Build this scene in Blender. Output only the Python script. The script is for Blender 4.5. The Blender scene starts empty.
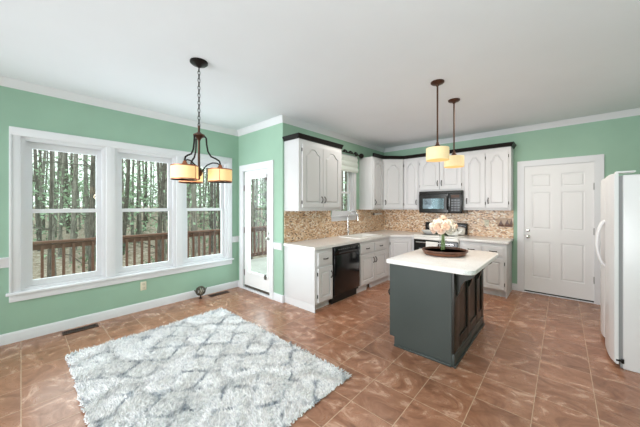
import bpy, bmesh, math, random
import numpy as np
from mathutils import Vector, Matrix
from mathutils.geometry import tessellate_polygon
random.seed(7)
np.random.seed(7)
SC = bpy.context.scene
COL = SC.collection
PI = math.pi

# ------------------------------------------------------------------ camera
cam_d = bpy.data.cameras.new('camera')
cam = bpy.data.objects.new('camera', cam_d)
COL.objects.link(cam)
cam.location = (0, 0, 1.40)
cam.rotation_euler = (PI / 2, 0, math.radians(42.006))
cam_d.sensor_width = 36
cam_d.lens = 269.15 / 640 * 36
cam_d.shift_y = -7.65 / 640
cam_d.clip_end = 200
SC.camera = cam

# ------------------------------------------------------------------ world, lights, exposure
SC.view_settings.view_transform = 'Standard'
SC.view_settings.look = 'None'
SC.view_settings.gamma = 1
SC.view_settings.exposure = 0.06
w = bpy.data.worlds.new('sky')
SC.world = w
w.use_nodes = True
bg = w.node_tree.nodes['Background']
bg.inputs[0].default_value = (0.82, 0.92, 0.88, 1)
bg.inputs[1].default_value = 2.1


def area(name, loc, rot, sx, sy, power, col=(1, 1, 1), spread=180):
    d = bpy.data.lights.new(name, 'AREA')
    d.shape = 'RECTANGLE'
    d.size, d.size_y = sx, sy
    d.energy = power
    d.color = col
    d.spread = math.radians(spread)
    o = bpy.data.objects.new(name, d)
    COL.objects.link(o)
    o.location = loc
    o.rotation_euler = rot
    return o


area('rear_fill_light', (-2.2, -2.85, 1.5), (PI / 2, 0, 0), 3.4, 2.2, 74, (0.95, 0.97, 1.0), 90)  # added fill behind the camera; the rear wall has no window
area('ceiling_bounce_fill', (0.35, -0.6, 0.7), (PI, math.radians(32), 0), 1.0, 1.0, 72, (0.94, 0.97, 1.0))  # added unseen fill aimed upward to brighten the ceiling
area('daylight_window', (-4.5, 1.15, 1.45), (0, -PI / 2, 0), 1.9, 2.4, 32, (0.80, 0.93, 1.0))
area('daylight_glass_door', (-3.65, 2.75, 1.1), (-PI / 2, 0, 0), 0.55, 1.6, 14, (0.82, 0.94, 1.0))
area('kitchen_fill_light', (-0.4, 3.9, 2.66), (0, 0, 0), 0.8, 0.8, 17, (1.0, 0.88, 0.74))  # added fill for the back of the kitchen; no fixture hangs here
area('sink_fill_light', (-2.2, 3.7, 2.66), (0, 0, 0), 0.5, 0.8, 9, (1.0, 0.94, 0.86))  # added fill to lift the sink counter, not an actual fixture

# ------------------------------------------------------------------ materials
def srgb(r, g, b):
    f = lambda c: (c / 255 / 12.92) if c / 255 <= 0.04045 else ((c / 255 + 0.055) / 1.055) ** 2.4
    return (f(r), f(g), f(b), 1)


def mat(name, col, rough=0.5, metal=0.0, spec=0.5, emit=None, estr=0, trans=0, coat=0):
    m = bpy.data.materials.new(name)
    m.use_nodes = True
    p = m.node_tree.nodes['Principled BSDF']
    p.inputs['Base Color'].default_value = col
    p.inputs['Roughness'].default_value = rough
    p.inputs['Metallic'].default_value = metal
    p.inputs['Specular IOR Level'].default_value = spec
    p.inputs['Coat Weight'].default_value = coat
    if emit:
        p.inputs['Emission Color'].default_value = emit
        p.inputs['Emission Strength'].default_value = estr
    return m


class N:
    """tiny node helper"""
    def __init__(s, m):
        s.m = m; s.t = m.node_tree; s.p = s.t.nodes['Principled BSDF']

    def n(s, typ, **kw):
        x = s.t.nodes.new(typ)
        for k, v in kw.items():
            setattr(x, k, v)
        return x

    def l(s, a, b):
        s.t.links.new(a, b)

    def coord(s):
        return s.n('ShaderNodeTexCoord').outputs['Object']

    def math(s, op, a, b=None, c=None):
        x = s.n('ShaderNodeMath', operation=op)
        for i, v in enumerate((a, b, c)):
            if v is None: continue
            if isinstance(v, (int, float)): x.inputs[i].default_value = v
            else: s.l(v, x.inputs[i])
        return x.outputs[0]

    def ramp(s, fac, stops, interp='LINEAR'):
        r = s.n('ShaderNodeValToRGB')
        r.color_ramp.interpolation = interp
        e = r.color_ramp.elements
        while len(e) < len(stops): e.new(0.5)
        for el, (po, c) in zip(e, stops):
            el.position = po; el.color = c
        s.l(fac, r.inputs[0])
        return r.outputs[0]

    def mix(s, fac, a, b, typ='MIX'):
        x = s.n('ShaderNodeMix', data_type='RGBA', blend_type=typ)
        for i, v in ((0, fac), (6, a), (7, b)):
            if isinstance(v, (int, float)): x.inputs[i].default_value = v
            elif isinstance(v, tuple): x.inputs[i].default_value = v
            else: s.l(v, x.inputs[i])
        return x.outputs[2]

    def noise(s, vec, scale, detail=3, rough=0.5, dist=0.0):
        x = s.n('ShaderNodeTexNoise')
        x.inputs['Scale'].default_value = scale
        x.inputs['Detail'].default_value = detail
        x.inputs['Roughness'].default_value = rough
        x.inputs['Distortion'].default_value = dist
        if vec is not None: s.l(vec, x.inputs['Vector'])
        return x

    def bump(s, h, strength=0.3, dist=0.01):
        b = s.n('ShaderNodeBump')
        b.inputs['Strength'].default_value = strength
        b.inputs['Distance'].default_value = dist
        s.l(h, b.inputs['Height'])
        s.l(b.outputs[0], s.p.inputs['Normal'])

    def color(s, c):
        s.l(c, s.p.inputs['Base Color'])


def paint(name, col, rough=0.6, var=0.04, spec=0.4):
    m = mat(name, col, rough, spec=spec)
    g = N(m)
    nz = g.noise(g.coord(), 2.5, 2)
    dark = tuple(c * (1 - var) for c in col[:3]) + (1,)
    lite = tuple(min(1, c * (1 + var)) for c in col[:3]) + (1,)
    g.color(g.ramp(nz.outputs[0], [(0.3, dark), (0.7, lite)]))
    return m


M = {}
M['wall'] = paint('green_wall_paint', srgb(156, 188, 168), 0.7)
M['ceil'] = paint('ceiling_paint', srgb(238, 240, 246), 0.85, 0.01)
M['trim'] = paint('white_trim_paint', srgb(228, 228, 232), 0.42, 0.01)
M['cab'] = paint('cabinet_paint', srgb(217, 216, 218), 0.42, 0.012)
M['door'] = paint('door_paint', srgb(238, 237, 238), 0.45, 0.01)
M['dark_wood'] = paint('dark_cornice', srgb(20, 16, 14), 0.45, 0.15, 0.25)
M['iron'] = mat('dark_iron', srgb(38, 33, 31), 0.4, 0.7)
M['bronze'] = mat('bronze', srgb(84, 58, 46), 0.38, 0.75)
M['copper'] = mat('copper', srgb(170, 105, 75), 0.35, 0.8)
M['pewter'] = mat('pewter', srgb(120, 115, 110), 0.35, 0.9)
M['nickel'] = mat('nickel', srgb(190, 186, 178), 0.25, 1.0)
M['chrome'] = mat('chrome', srgb(225, 226, 228), 0.12, 1.0)
M['black'] = mat('black_appliance', srgb(16, 16, 17), 0.16, 0, 0.5)
M['black_matte'] = mat('black_matte', srgb(20, 20, 20), 0.5)
M['charcoal'] = mat('charcoal_plastic', srgb(48, 48, 50), 0.35)
M['glass_black'] = mat('mirrored_glass', srgb(150, 168, 180), 0.07, 0.9)
M['white_plastic'] = mat('white_plastic', srgb(238, 238, 236), 0.35)
M['ivory'] = mat('ivory_plastic', srgb(226, 218, 196), 0.4)
M['slot'] = mat('dark_slot', srgb(60, 52, 46), 0.6)
M['fridge'] = mat('fridge_enamel', srgb(236, 236, 238), 0.28)
M['gasket'] = mat('gasket', srgb(150, 150, 152), 0.6)
M['porcelain'] = mat('porcelain', srgb(244, 243, 240), 0.15)
M['enamel'] = mat('white_enamel', srgb(240, 238, 234), 0.18)
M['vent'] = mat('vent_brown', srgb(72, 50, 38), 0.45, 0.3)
M['display'] = mat('display', srgb(20, 30, 34), 0.1, emit=srgb(90, 200, 190), estr=0.3)
M['button'] = mat('button_grey', srgb(112, 116, 122), 0.45)
M['rail'] = paint('stained_rail', srgb(122, 84, 70), 0.7, 0.15)
M['deck'] = paint('deck_boards', srgb(226, 224, 222), 0.75, 0.06)
M['bark_grey'] = None
M['stem'] = mat('stem_green', srgb(168, 190, 128), 0.5)
M['leaf'] = mat('leaf_green', srgb(58, 84, 44), 0.5)
M['petal'] = mat('petal_cream', srgb(250, 224, 206), 0.6)
M['petal_white'] = mat('petal_white', srgb(250, 243, 232), 0.6)
M['towel'] = paint('towel_cloth', srgb(240, 238, 234), 0.9, 0.03)
M['twig'] = paint('twig_wire', srgb(84, 78, 66), 0.6, 0.3)
M['shell'] = mat('pale_pod', srgb(196, 186, 170), 0.6)
M['roller'] = paint('roller_cloth', srgb(236, 238, 238), 0.8, 0.02)

# island paint
M['island'] = paint('island_paint', srgb(62, 68, 66), 0.36, 0.05)
M['island_dark'] = paint('island_side_dark', srgb(42, 40, 36), 0.36, 0.06)  # darker tone for the right side frame, panels and corbels

# quartz
m = mat('white_quartz', srgb(236, 234, 232), 0.18, spec=0.5)
g = N(m)
nz = g.noise(g.coord(), 120, 2)
nz2 = g.noise(g.coord(), 4, 3)
c1 = g.ramp(nz.outputs[0], [(0.35, srgb(232, 231, 231)), (0.6, srgb(248, 247, 247))])
c2 = g.ramp(nz2.outputs[0], [(0.3, (0.93, 0.92, 0.91, 1)), (0.7, (1, 1, 1, 1))])
g.color(g.mix(1.0, c1, c2, 'MULTIPLY'))
M['quartz'] = m

# floor tile
m = mat('terracotta_tile', (0.3, 0.15, 0.08, 1), 0.3, spec=0.6)
g = N(m)
co = g.coord()
sep = g.n('ShaderNodeSeparateXYZ')
g.l(co, sep.inputs[0])
TX, TY = 0.326, 0.3172
u = g.math('DIVIDE', g.math('ADD', sep.outputs[0], 0.476 + TX * 40), TX)
v = g.math('DIVIDE', g.math('ADD', sep.outputs[1], -2.537 + TY * 40), TY)
fu, fv = g.math('FRACT', u), g.math('FRACT', v)
du = g.math('MULTIPLY', g.math('MINIMUM', fu, g.math('SUBTRACT', 1.0, fu)), TX)
dv = g.math('MULTIPLY', g.math('MINIMUM', fv, g.math('SUBTRACT', 1.0, fv)), TY)
dist = g.math('MINIMUM', du, dv)
grout = g.n('ShaderNodeMapRange')
grout.inputs['From Min'].default_value = 0.0014
grout.inputs['From Max'].default_value = 0.0032
g.l(dist, grout.inputs['Value'])
cell = g.n('ShaderNodeCombineXYZ')
g.l(g.math('FLOOR', u), cell.inputs[0]); g.l(g.math('FLOOR', v), cell.inputs[1])
wn = g.n('ShaderNodeTexWhiteNoise', noise_dimensions='3D')
g.l(cell.outputs[0], wn.inputs['Vector'])
off = g.n('ShaderNodeVectorMath', operation='SCALE')
g.l(wn.outputs['Color'], off.inputs[0]); off.inputs['Scale'].default_value = 37.0
add = g.n('ShaderNodeVectorMath', operation='ADD')
g.l(co, add.inputs[0]); g.l(off.outputs[0], add.inputs[1])
stretch = g.n('ShaderNodeMapping')
stretch.inputs['Scale'].default_value = (1.7, 2.1, 1)
g.l(add.outputs[0], stretch.inputs['Vector'])
n1 = g.noise(stretch.outputs[0], 2.2, 5, 0.6, 2.2)
tile = g.ramp(n1.outputs[0], [(0.25, srgb(118, 77, 56)), (0.44, srgb(154, 105, 79)), (0.57, srgb(172, 123, 97)), (0.66, srgb(204, 162, 139)), (0.77, srgb(156, 108, 83))])
tint = g.ramp(wn.outputs['Value'], [(0.0, (0.90, 0.90, 0.90, 1)), (1.0, (1.06, 1.06, 1.06, 1))])
tile = g.mix(1.0, tile, tint, 'MULTIPLY')
g.color(g.mix(grout.outputs[0], srgb(204, 172, 146), tile))
rr = g.ramp(n1.outputs[0], [(0.3, (0.34, 0.34, 0.34, 1)), (0.7, (0.24, 0.24, 0.24, 1))])
g.l(rr, g.p.inputs['Roughness'])
hh = g.math('ADD', grout.outputs[0], g.math('MULTIPLY', n1.outputs[0], 0.5))
g.bump(hh, 0.35, 0.004)
M['tile'] = m

# mosaic backsplash
m = mat('stone_mosaic', (0.4, 0.3, 0.2, 1), 0.35, spec=0.5)
g = N(m)
co = g.coord()
sp = g.n('ShaderNodeSeparateXYZ'); g.l(co, sp.inputs[0])
ad = g.math('ADD', sp.outputs[0], sp.outputs[1])
cb = g.n('ShaderNodeCombineXYZ'); g.l(ad, cb.inputs[0]); g.l(sp.outputs[2], cb.inputs[1])
br = g.n('ShaderNodeTexBrick')
br.offset = 0.5
br.inputs['Scale'].default_value = 1
br.inputs['Brick Width'].default_value = 0.030
br.inputs['Row Height'].default_value = 0.0165
br.inputs['Mortar Size'].default_value = 0.0011
br.inputs['Color1'].default_value = (0, 0, 0, 1); br.inputs['Color2'].default_value = (1, 1, 1, 1)
br.inputs['Mortar'].default_value = (0.5, 0.5, 0.5, 1)
g.l(cb.outputs[0], br.inputs['Vector'])
nzm = g.noise(co, 9, 3, 0.6)
val = g.math('ADD', g.math('MULTIPLY', br.outputs['Color'], 0.85), g.math('MULTIPLY', nzm.outputs[0], 0.3))
mc = g.ramp(val, [(0.12, srgb(72, 44, 32)), (0.23, srgb(178, 128, 92)), (0.40, srgb(228, 186, 142)), (0.62, srgb(242, 216, 186)), (0.78, srgb(190, 142, 106)), (0.92, srgb(252, 240, 224))])
g.color(g.mix(br.outputs['Fac'], mc, srgb(206, 184, 160)))
g.bump(br.outputs['Fac'], -0.3, 0.002)
M['mosaic'] = m

# rug
def rug_mat(name):
    m = mat(name, (0.7, 0.7, 0.72, 1), 0.95, spec=0.1)
    g = N(m)
    co = g.coord()
    dn = g.noise(co, 4.0, 2)
    dsub = g.n('ShaderNodeVectorMath', operation='SUBTRACT'); g.l(dn.outputs['Color'], dsub.inputs[0]); dsub.inputs[1].default_value = (0.5, 0.5, 0.5)
    dsc = g.n('ShaderNodeVectorMath', operation='SCALE'); g.l(dsub.outputs[0], dsc.inputs[0]); dsc.inputs['Scale'].default_value = 0.16
    da = g.n('ShaderNodeVectorMath', operation='ADD'); g.l(co, da.inputs[0]); g.l(dsc.outputs[0], da.inputs[1])
    s = g.n('ShaderNodeSeparateXYZ'); g.l(da.outputs[0], s.inputs[0])
    cx = g.math('COSINE', g.math('MULTIPLY', s.outputs[0], 2 * PI / 0.30))
    cy = g.math('COSINE', g.math('MULTIPLY', s.outputs[1], 2 * PI / 0.34))
    v = g.math('ABSOLUTE', g.math('ADD', g.math('ADD', cx, cy), 0.15))
    mr = g.n('ShaderNodeMapRange'); mr.inputs['From Min'].default_value = 0.04; mr.inputs['From Max'].default_value = 0.52
    mr.inputs['To Min'].default_value = 1; mr.inputs['To Max'].default_value = 0
    g.l(v, mr.inputs['Value'])
    brk = g.noise(co, 6.5, 3, 0.6)
    bk = g.n('ShaderNodeMapRange'); bk.inputs['From Min'].default_value = 0.42; bk.inputs['From Max'].default_value = 0.60
    g.l(brk.outputs[0], bk.inputs['Value'])
    mask = g.math('MULTIPLY', mr.outputs[0], bk.outputs[0])
    fine = g.noise(co, 38, 2, 0.6)
    lightc = g.ramp(fine.outputs[0], [(0.3, srgb(216, 217, 221)), (0.60, srgb(254, 253, 253))])
    darkc = g.ramp(fine.outputs[0], [(0.3, srgb(112, 121, 133)), (0.7, srgb(178, 184, 193))])
    g.color(g.mix(mask, lightc, darkc))
    return m
M['rug'] = rug_mat('shag_pile')

# walnut
def wood(name, c1, c2, rough=0.35, sc=(2, 14, 14)):
    m = mat(name, c1, rough)
    g = N(m)
    mp = g.n('ShaderNodeMapping'); mp.inputs['Scale'].default_value = sc
    g.l(g.coord(), mp.inputs['Vector'])
    nz = g.noise(mp.outputs[0], 4, 4, 0.6, 0.8)
    g.color(g.ramp(nz.outputs[0], [(0.3, c1), (0.7, c2)]))
    return m
M['walnut'] = wood('tray_wood', srgb(66, 42, 34), srgb(116, 78, 61))
M['walnut_band'] = wood('tray_band_wood', srgb(92, 56, 42), srgb(150, 98, 72))
M['relief'] = wood('carved_wood', srgb(74, 42, 28), srgb(120, 74, 50))
M['plaque'] = wood('plaque_wood', srgb(178, 142, 118), srgb(204, 176, 150))

def bark(name, a, b):
    m = mat(name, a, 0.9, spec=0.15)
    g = N(m)
    mp = g.n('ShaderNodeMapping'); mp.inputs['Scale'].default_value = (7, 7, 1.2)
    g.l(g.coord(), mp.inputs['Vector'])
    nz = g.noise(mp.outputs[0], 3, 4, 0.6)
    g.color(g.ramp(nz.outputs[0], [(0.35, a), (0.65, b)]))
    return m
M['bark'] = bark('bark_brown', srgb(78, 72, 68), srgb(126, 120, 112))
M['bark_grey'] = bark('bark_grey', srgb(104, 100, 94), srgb(164, 160, 152))

m = mat('leaf_litter', srgb(150, 130, 112), 0.95, spec=0.1)
g = N(m)
nz = g.noise(g.coord(), 5, 5, 0.7)
g.color(g.ramp(nz.outputs[0], [(0.3, srgb(116, 104, 92)), (0.5, srgb(168, 154, 140)), (0.68, srgb(208, 200, 188))]))
M['litter'] = m
M['foliage'] = paint('woodland_leaves', srgb(164, 190, 160), 0.8, 0.2)
M['foliage_dark'] = paint('evergreen_leaves', srgb(104, 136, 104), 0.8, 0.25)

# lit lamp shades
def shade_mat(name, col, estr):
    m = mat(name, srgb(236, 214, 170), 0.8, emit=col, estr=estr)
    g = N(m)
    s = g.n('ShaderNodeSeparateXYZ'); g.l(g.coord(), s.inputs[0])
    mp = g.n('ShaderNodeMapping'); mp.inputs['Scale'].default_value = (260, 260, 60)
    g.l(g.coord(), mp.inputs['Vector'])
    nz = g.noise(mp.outputs[0], 1, 2)
    ec = g.ramp(nz.outputs[0], [(0.3, tuple(c * 0.86 for c in col[:3]) + (1,)), (0.7, col)])
    g.l(ec, g.p.inputs['Emission Color'])
    return m
M['shade'] = shade_mat('lit_drum_shade', srgb(250, 222, 172), 0.34)
M['shade_warm'] = shade_mat('lit_mica_shade', srgb(255, 200, 122), 0.55)
M['diffuser'] = mat('lamp_diffuser', srgb(250, 246, 236), 0.6, emit=srgb(255, 244, 224), estr=0.9)

# thin glass pane: mirror coat over clear
def glass(name, tint=(1, 1, 1, 1), gl=0.08, rough=0.0):
    m = bpy.data.materials.new(name)
    m.use_nodes = True
    t = m.node_tree
    t.nodes.clear()
    o = t.nodes.new('ShaderNodeOutputMaterial')
    tr = t.nodes.new('ShaderNodeBsdfTransparent'); tr.inputs[0].default_value = tint
    gs = t.nodes.new('ShaderNodeBsdfGlossy'); gs.inputs['Roughness'].default_value = rough
    fr = t.nodes.new('ShaderNodeLayerWeight'); fr.inputs[0].default_value = 0.5
    pw = t.nodes.new('ShaderNodeMath'); pw.operation = 'POWER'; pw.inputs[1].default_value = 4.0
    t.links.new(fr.outputs['Facing'], pw.inputs[0])
    mx = t.nodes.new('ShaderNodeMath'); mx.operation = 'MULTIPLY_ADD'
    mx.inputs[1].default_value = 0.5; mx.inputs[2].default_value = gl
    t.links.new(pw.outputs[0], mx.inputs[0])
    x = t.nodes.new('ShaderNodeMixShader')
    t.links.new(mx.outputs[0], x.inputs[0]); t.links.new(tr.outputs[0], x.inputs[1]); t.links.new(gs.outputs[0], x.inputs[2])
    t.links.new(x.outputs[0], o.inputs[0])
    return m
M['pane'] = glass('window_glass', (0.97, 0.99, 0.98, 1), 0.02)
M['vase'] = glass('vase_glass', (0.98, 0.99, 0.985, 1), 0.05)
M['water'] = glass('vase_water', (0.97, 0.985, 0.975, 1), 0.02)

# sheer roman shade: lets daylight through
m = mat('sheer_cloth', srgb(244, 248, 244), 0.9, spec=0.1)
m.node_tree.nodes['Principled BSDF'].inputs['Transmission Weight'].default_value = 0.0
t = m.node_tree
tl = t.nodes.new('ShaderNodeBsdfTranslucent'); tl.inputs[0].default_value = srgb(244, 250, 244)
mx = t.nodes.new('ShaderNodeMixShader'); mx.inputs[0].default_value = 0.4
t.links.new(t.nodes['Principled BSDF'].outputs[0], mx.inputs[1]); t.links.new(tl.outputs[0], mx.inputs[2])
t.links.new(mx.outputs[0], t.nodes['Material Output'].inputs[0])
M['sheer'] = m


# ------------------------------------------------------------------ mesh builder
class MB:
    def __init__(s, xf=None):
        s.v = []; s.f = []; s.xf = xf or Matrix.Identity(4)

    def add(s, vs, fs):
        o = len(s.v)
        s.v += [s.xf @ Vector(p) for p in vs]
        s.f += [tuple(i + o for i in f) for f in fs]
        return s

    def box(s, x0, x1, y0, y1, z0, z1, b=0.0):
        x0, x1 = min(x0, x1), max(x0, x1); y0, y1 = min(y0, y1), max(y0, y1); z0, z1 = min(z0, z1), max(z0, z1)
        if b <= 0:
            vs = [(x, y, z) for z in (z0, z1) for y in (y0, y1) for x in (x0, x1)]
            fs = [(0, 2, 3, 1), (4, 5, 7, 6), (0, 1, 5, 4), (2, 6, 7, 3), (0, 4, 6, 2), (1, 3, 7, 5)]
            return s.add(vs, fs)
        bm = bmesh.new()
        bmesh.ops.create_cube(bm, size=1)
        for q in bm.verts:
            q.co = Vector(((x0 + x1) / 2 + q.co.x * (x1 - x0), (y0 + y1) / 2 + q.co.y * (y1 - y0), (z0 + z1) / 2 + q.co.z * (z1 - z0)))
        b = min(b, 0.45 * min(x1 - x0, y1 - y0, z1 - z0))
        bmesh.ops.bevel(bm, geom=bm.edges[:] , offset=b, segments=2, profile=0.5, affect='EDGES')
        bm.verts.index_update()
        s.add([q.co.copy() for q in bm.verts], [[q.index for q in f.verts] for f in bm.faces])
        bm.free()
        return s

    def poly(s, outer, holes, a, b, axis='z'):
        """prism of a 2D polygon with holes; axis: z->(x,y), y->(x,z), x->(y,z)"""
        def P(p, h):
            return {'z': (p[0], p[1], h), 'y': (p[0], h, p[1]), 'x': (h, p[0], p[1])}[axis]
        loops = [outer] + list(holes)
        flat = [p for l in loops for p in l]
        tris = tessellate_polygon([[Vector((p[0], p[1], 0)) for p in l] for l in loops])
        n = len(flat)
        vs = [P(p, a) for p in flat] + [P(p, b) for p in flat]
        fs = []
        for t in tris:
            fs.append(tuple(t)); fs.append(tuple(i + n for i in reversed(t)))
        k = 0
        for l in loops:
            m_ = len(l)
            for i in range(m_):
                j = (i + 1) % m_
                fs.append((k + i, k + j, k + j + n, k + i + n))
            k += m_
        return s.add(vs, fs)

    def loft(s, loops, cap0=True, cap1=True, closed=True):
        n = len(loops[0]); vs = [p for l in loops for p in l]; fs = []
        for k in range(len(loops) - 1):
            for i in range(n if closed else n - 1):
                j = (i + 1) % n
                fs.append((k * n + i, k * n + j, (k + 1) * n + j, (k + 1) * n + i))
        if cap0: fs.append(tuple(range(n)))
        if cap1: fs.append(tuple((len(loops) - 1) * n + i for i in reversed(range(n))))
        return s.add(vs, fs)

    def lathe(s, prof, c=(0, 0, 0), n=24, sx=1, sy=1):
        loops = []
        for r, z in prof:
            loops.append([(c[0] + r * sx * math.cos(2 * PI * i / n), c[1] + r * sy * math.sin(2 * PI * i / n), c[2] + z) for i in range(n)])
        return s.loft(loops, prof[0][0] > 1e-4, prof[-1][0] > 1e-4)

    def tube(s, pts, r, n=8, closed=False):
        pts = [Vector(p) for p in pts]
        m_ = len(pts)
        rs = r if isinstance(r, (list, tuple)) else [r] * m_
        loops = []; ref = None
        for i, p in enumerate(pts):
            a = pts[(i - 1) % m_] if (closed or i > 0) else p
            b = pts[(i + 1) % m_] if (closed or i < m_ - 1) else p
            t = (b - a).normalized()
            if ref is None:
                ref = t.orthogonal().normalized()
            ref = (ref - t * ref.dot(t))
            if ref.length < 1e-6: ref = t.orthogonal()
            ref.normalize()
            q = t.cross(ref)
            loops.append([p + (ref * math.cos(2 * PI * k / n) + q * math.sin(2 * PI * k / n)) * rs[i] for k in range(n)])
        if closed:
            loops.append(loops[0])
            return s.loft(loops, False, False)
        return s.loft(loops)

    def sphere(s, c, r, n=12, sz=1.0, rows=8):
        prof = [(r * math.sin(PI * i / rows), -r * sz * math.cos(PI * i / rows)) for i in range(rows + 1)]
        prof[0] = (0.0005, prof[0][1]); prof[-1] = (0.0005, prof[-1][1])
        return s.lathe(prof, c, n)

    def build(s, name, material, parent=None, world=True, smooth=40):
        org = Vector((0, 0, 0))
        inv = None
        if parent is not None and world:
            r = parent
            mtx = Matrix.Identity(4)
            while r:
                mtx = Matrix.LocRotScale(r.location, r.rotation_euler, None) @ mtx
                r = r.parent
            inv = mtx.inverted()
        me = bpy.data.meshes.new(name)
        me.from_pydata([(inv @ p) if inv else p for p in s.v], [], s.f)
        bm = bmesh.new(); bm.from_mesh(me)
        bmesh.ops.recalc_face_normals(bm, faces=bm.faces[:])
        bm.to_mesh(me); bm.free()
        if smooth:
            me.polygons.foreach_set('use_smooth', [True] * len(me.polygons))
            me.set_sharp_from_angle(angle=math.radians(smooth))
        me.materials.append(M[material] if isinstance(material, str) else material)
        o = bpy.data.objects.new(name, me)
        COL.objects.link(o)
        if parent is not None: o.parent = parent
        return o


def tag(o, label, cat, group=None, kind=None):
    if label: o['label'] = label
    if cat: o['category'] = cat
    if group: o['group'] = group
    if kind: o['kind'] = kind
    return o


def thing(name, loc, label, cat, group=None, rz=0):
    o = bpy.data.objects.new(name, None)
    o.empty_display_size = 0.1
    COL.objects.link(o)
    o.location = loc; o.rotation_euler = (0, 0, rz)
    return tag(o, label, cat, group)


def struct(name, mb, material, parent=None, smooth=40):
    o = mb.build(name, material, parent, smooth=smooth)
    o['kind'] = 'structure'
    return o


def copy_tree(o, parent=None):
    c = o.copy(); COL.objects.link(c)
    if parent is not None: c.parent = parent
    for ch in list(o.children): copy_tree(ch, c)
    return c


def arc(cx, cz, r, a0, a1, n):
    return [(cx + r * math.cos(a0 + (a1 - a0) * i / n), cz + r * math.sin(a0 + (a1 - a0) * i / n)) for i in range(n + 1)]


def sweep(path, prof, material, name, parent=None):
    """profile (d,z) swept along plan path, interior on the right-hand side"""
    n = len(path); nrm = []
    for i in range(n - 1):
        d = Vector((path[i + 1][0] - path[i][0], path[i + 1][1] - path[i][1])).normalized()
        nrm.append(Vector((d.y, -d.x)))
    loops = []
    for i in range(n):
        if i == 0: o = nrm[0]
        elif i == n - 1: o = nrm[-1]
        else: o = (nrm[i - 1] + nrm[i]) / (1 + nrm[i - 1].dot(nrm[i]))
        loops.append([(path[i][0] + o.x * d, path[i][1] + o.y * d, z) for d, z in prof])
    mb = MB(); mb.loft(loops)
    return mb


# ------------------------------------------------------------------ room shell
XL, YD, XS, YB, XR, YR = -4.185, 2.53, -3.005, 5.50, 1.20, -3.0
H = 2.685
T = 0.12
struct('floor', MB().box(XL - T, XR + T, YR - T, YB + T, -0.12, 0), 'tile')
struct('ceiling', MB().box(XL - T - 0.4, XR + T, YR - T, YB + T + 0.3, H, H + 0.15), 'ceil')
def rect(a, b, c, d): return [(a, c), (b, c), (b, d), (a, d)]
WZ0, WZ1 = 0.515, 2.125
units = [(-0.003, 0.700), (0.790, 1.510), (1.600, 2.318)]
struct('wall_left', MB().poly(rect(YR, YD + T, 0, H), [rect(y0, y1, WZ0, WZ1) for y0, y1 in units + [(-2.80, -1.45)]], XL - T, XL, 'x'), 'wall')
GD = (-4.03, -3.276, 0.0, 1.99)
struct('wall_alcove', MB().poly([(XL, 0), (GD[0], 0), (GD[0], GD[3]), (GD[1], GD[3]), (GD[1], 0), (XS - T, 0), (XS - T, H), (XL, H)], [], YD, YD + T, 'y'), 'wall')
SW = (3.72, 4.29, 1.235, 2.13)
struct('wall_sink', MB().poly(rect(YD, YB, 0, H), [rect(*SW)], XS - T, XS, 'x'), 'wall')
BD = (-0.475, 0.352, 0.0, 2.05)
struct('wall_back', MB().poly([(XS - T, 0), (BD[0], 0), (BD[0], BD[3]), (BD[1], BD[3]), (BD[1], 0), (XR, 0), (XR, H), (XS - T, H)], [], YB, YB + T, 'y'), 'wall')
struct('wall_right', MB().box(XR, XR + T, YR, YB + T, 0, H), 'wall')
struct('wall_rear', MB().box(XL - T, XR + T, YR - T, YR, 0, H), 'wall')

crown = [(0, H - 0.08), (0.008, H - 0.08), (0.010, H - 0.07), (0.018, H - 0.062), (0.036, H - 0.034), (0.054, H - 0.016), (0.058, H - 0.010), (0.066, H - 0.008), (0.066, H - 0.0005), (0, H - 0.0005)]
struct('trim_1', sweep([(XL, YR), (XL, YD), (XS, YD), (XS, YB), (XR, YB), (XR, YR)], crown, 'trim', ''), 'trim', smooth=25)
base = [(0, 0.0), (0.016, 0.0), (0.016, 0.088), (0.011, 0.1), (0.006, 0.108), (0, 0.108)]
struct('baseboard_left', sweep([(XL, YR), (XL, YD - 0.001)], base, '', ''), 'trim')
struct('baseboard_alcove', sweep([(-3.204, YD), (XS, YD), (XS, 2.556)], base, '', ''), 'trim')
struct('baseboard_back', sweep([(0.44, YB), (XR, YB)], base, '', ''), 'trim')
struct('baseboard_right', sweep([(XR, YB), (XR, YR)], base, '', ''), 'trim')
rail_p = [(0, 0.775), (0.012, 0.775), (0.018, 0.79), (0.018, 0.85), (0.028, 0.862), (0.028, 0.874), (0, 0.88)]
struct('trim_2', sweep([(XL, YR), (XL, -0.084)], rail_p, '', ''), 'trim')
struct('trim_3', sweep([(XL, 2.402), (XL, YD)], rail_p, '', ''), 'trim')
struct('trim_4', sweep([(-3.203, YD), (-3.012, YD)], [(d, z - 0.018) for d, z in rail_p], '', ''), 'trim')
struct('baseboard_alcove_side', MB().box(XL, -4.122, YD - 0.016, YD, 0, 0.108), 'trim')

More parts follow.
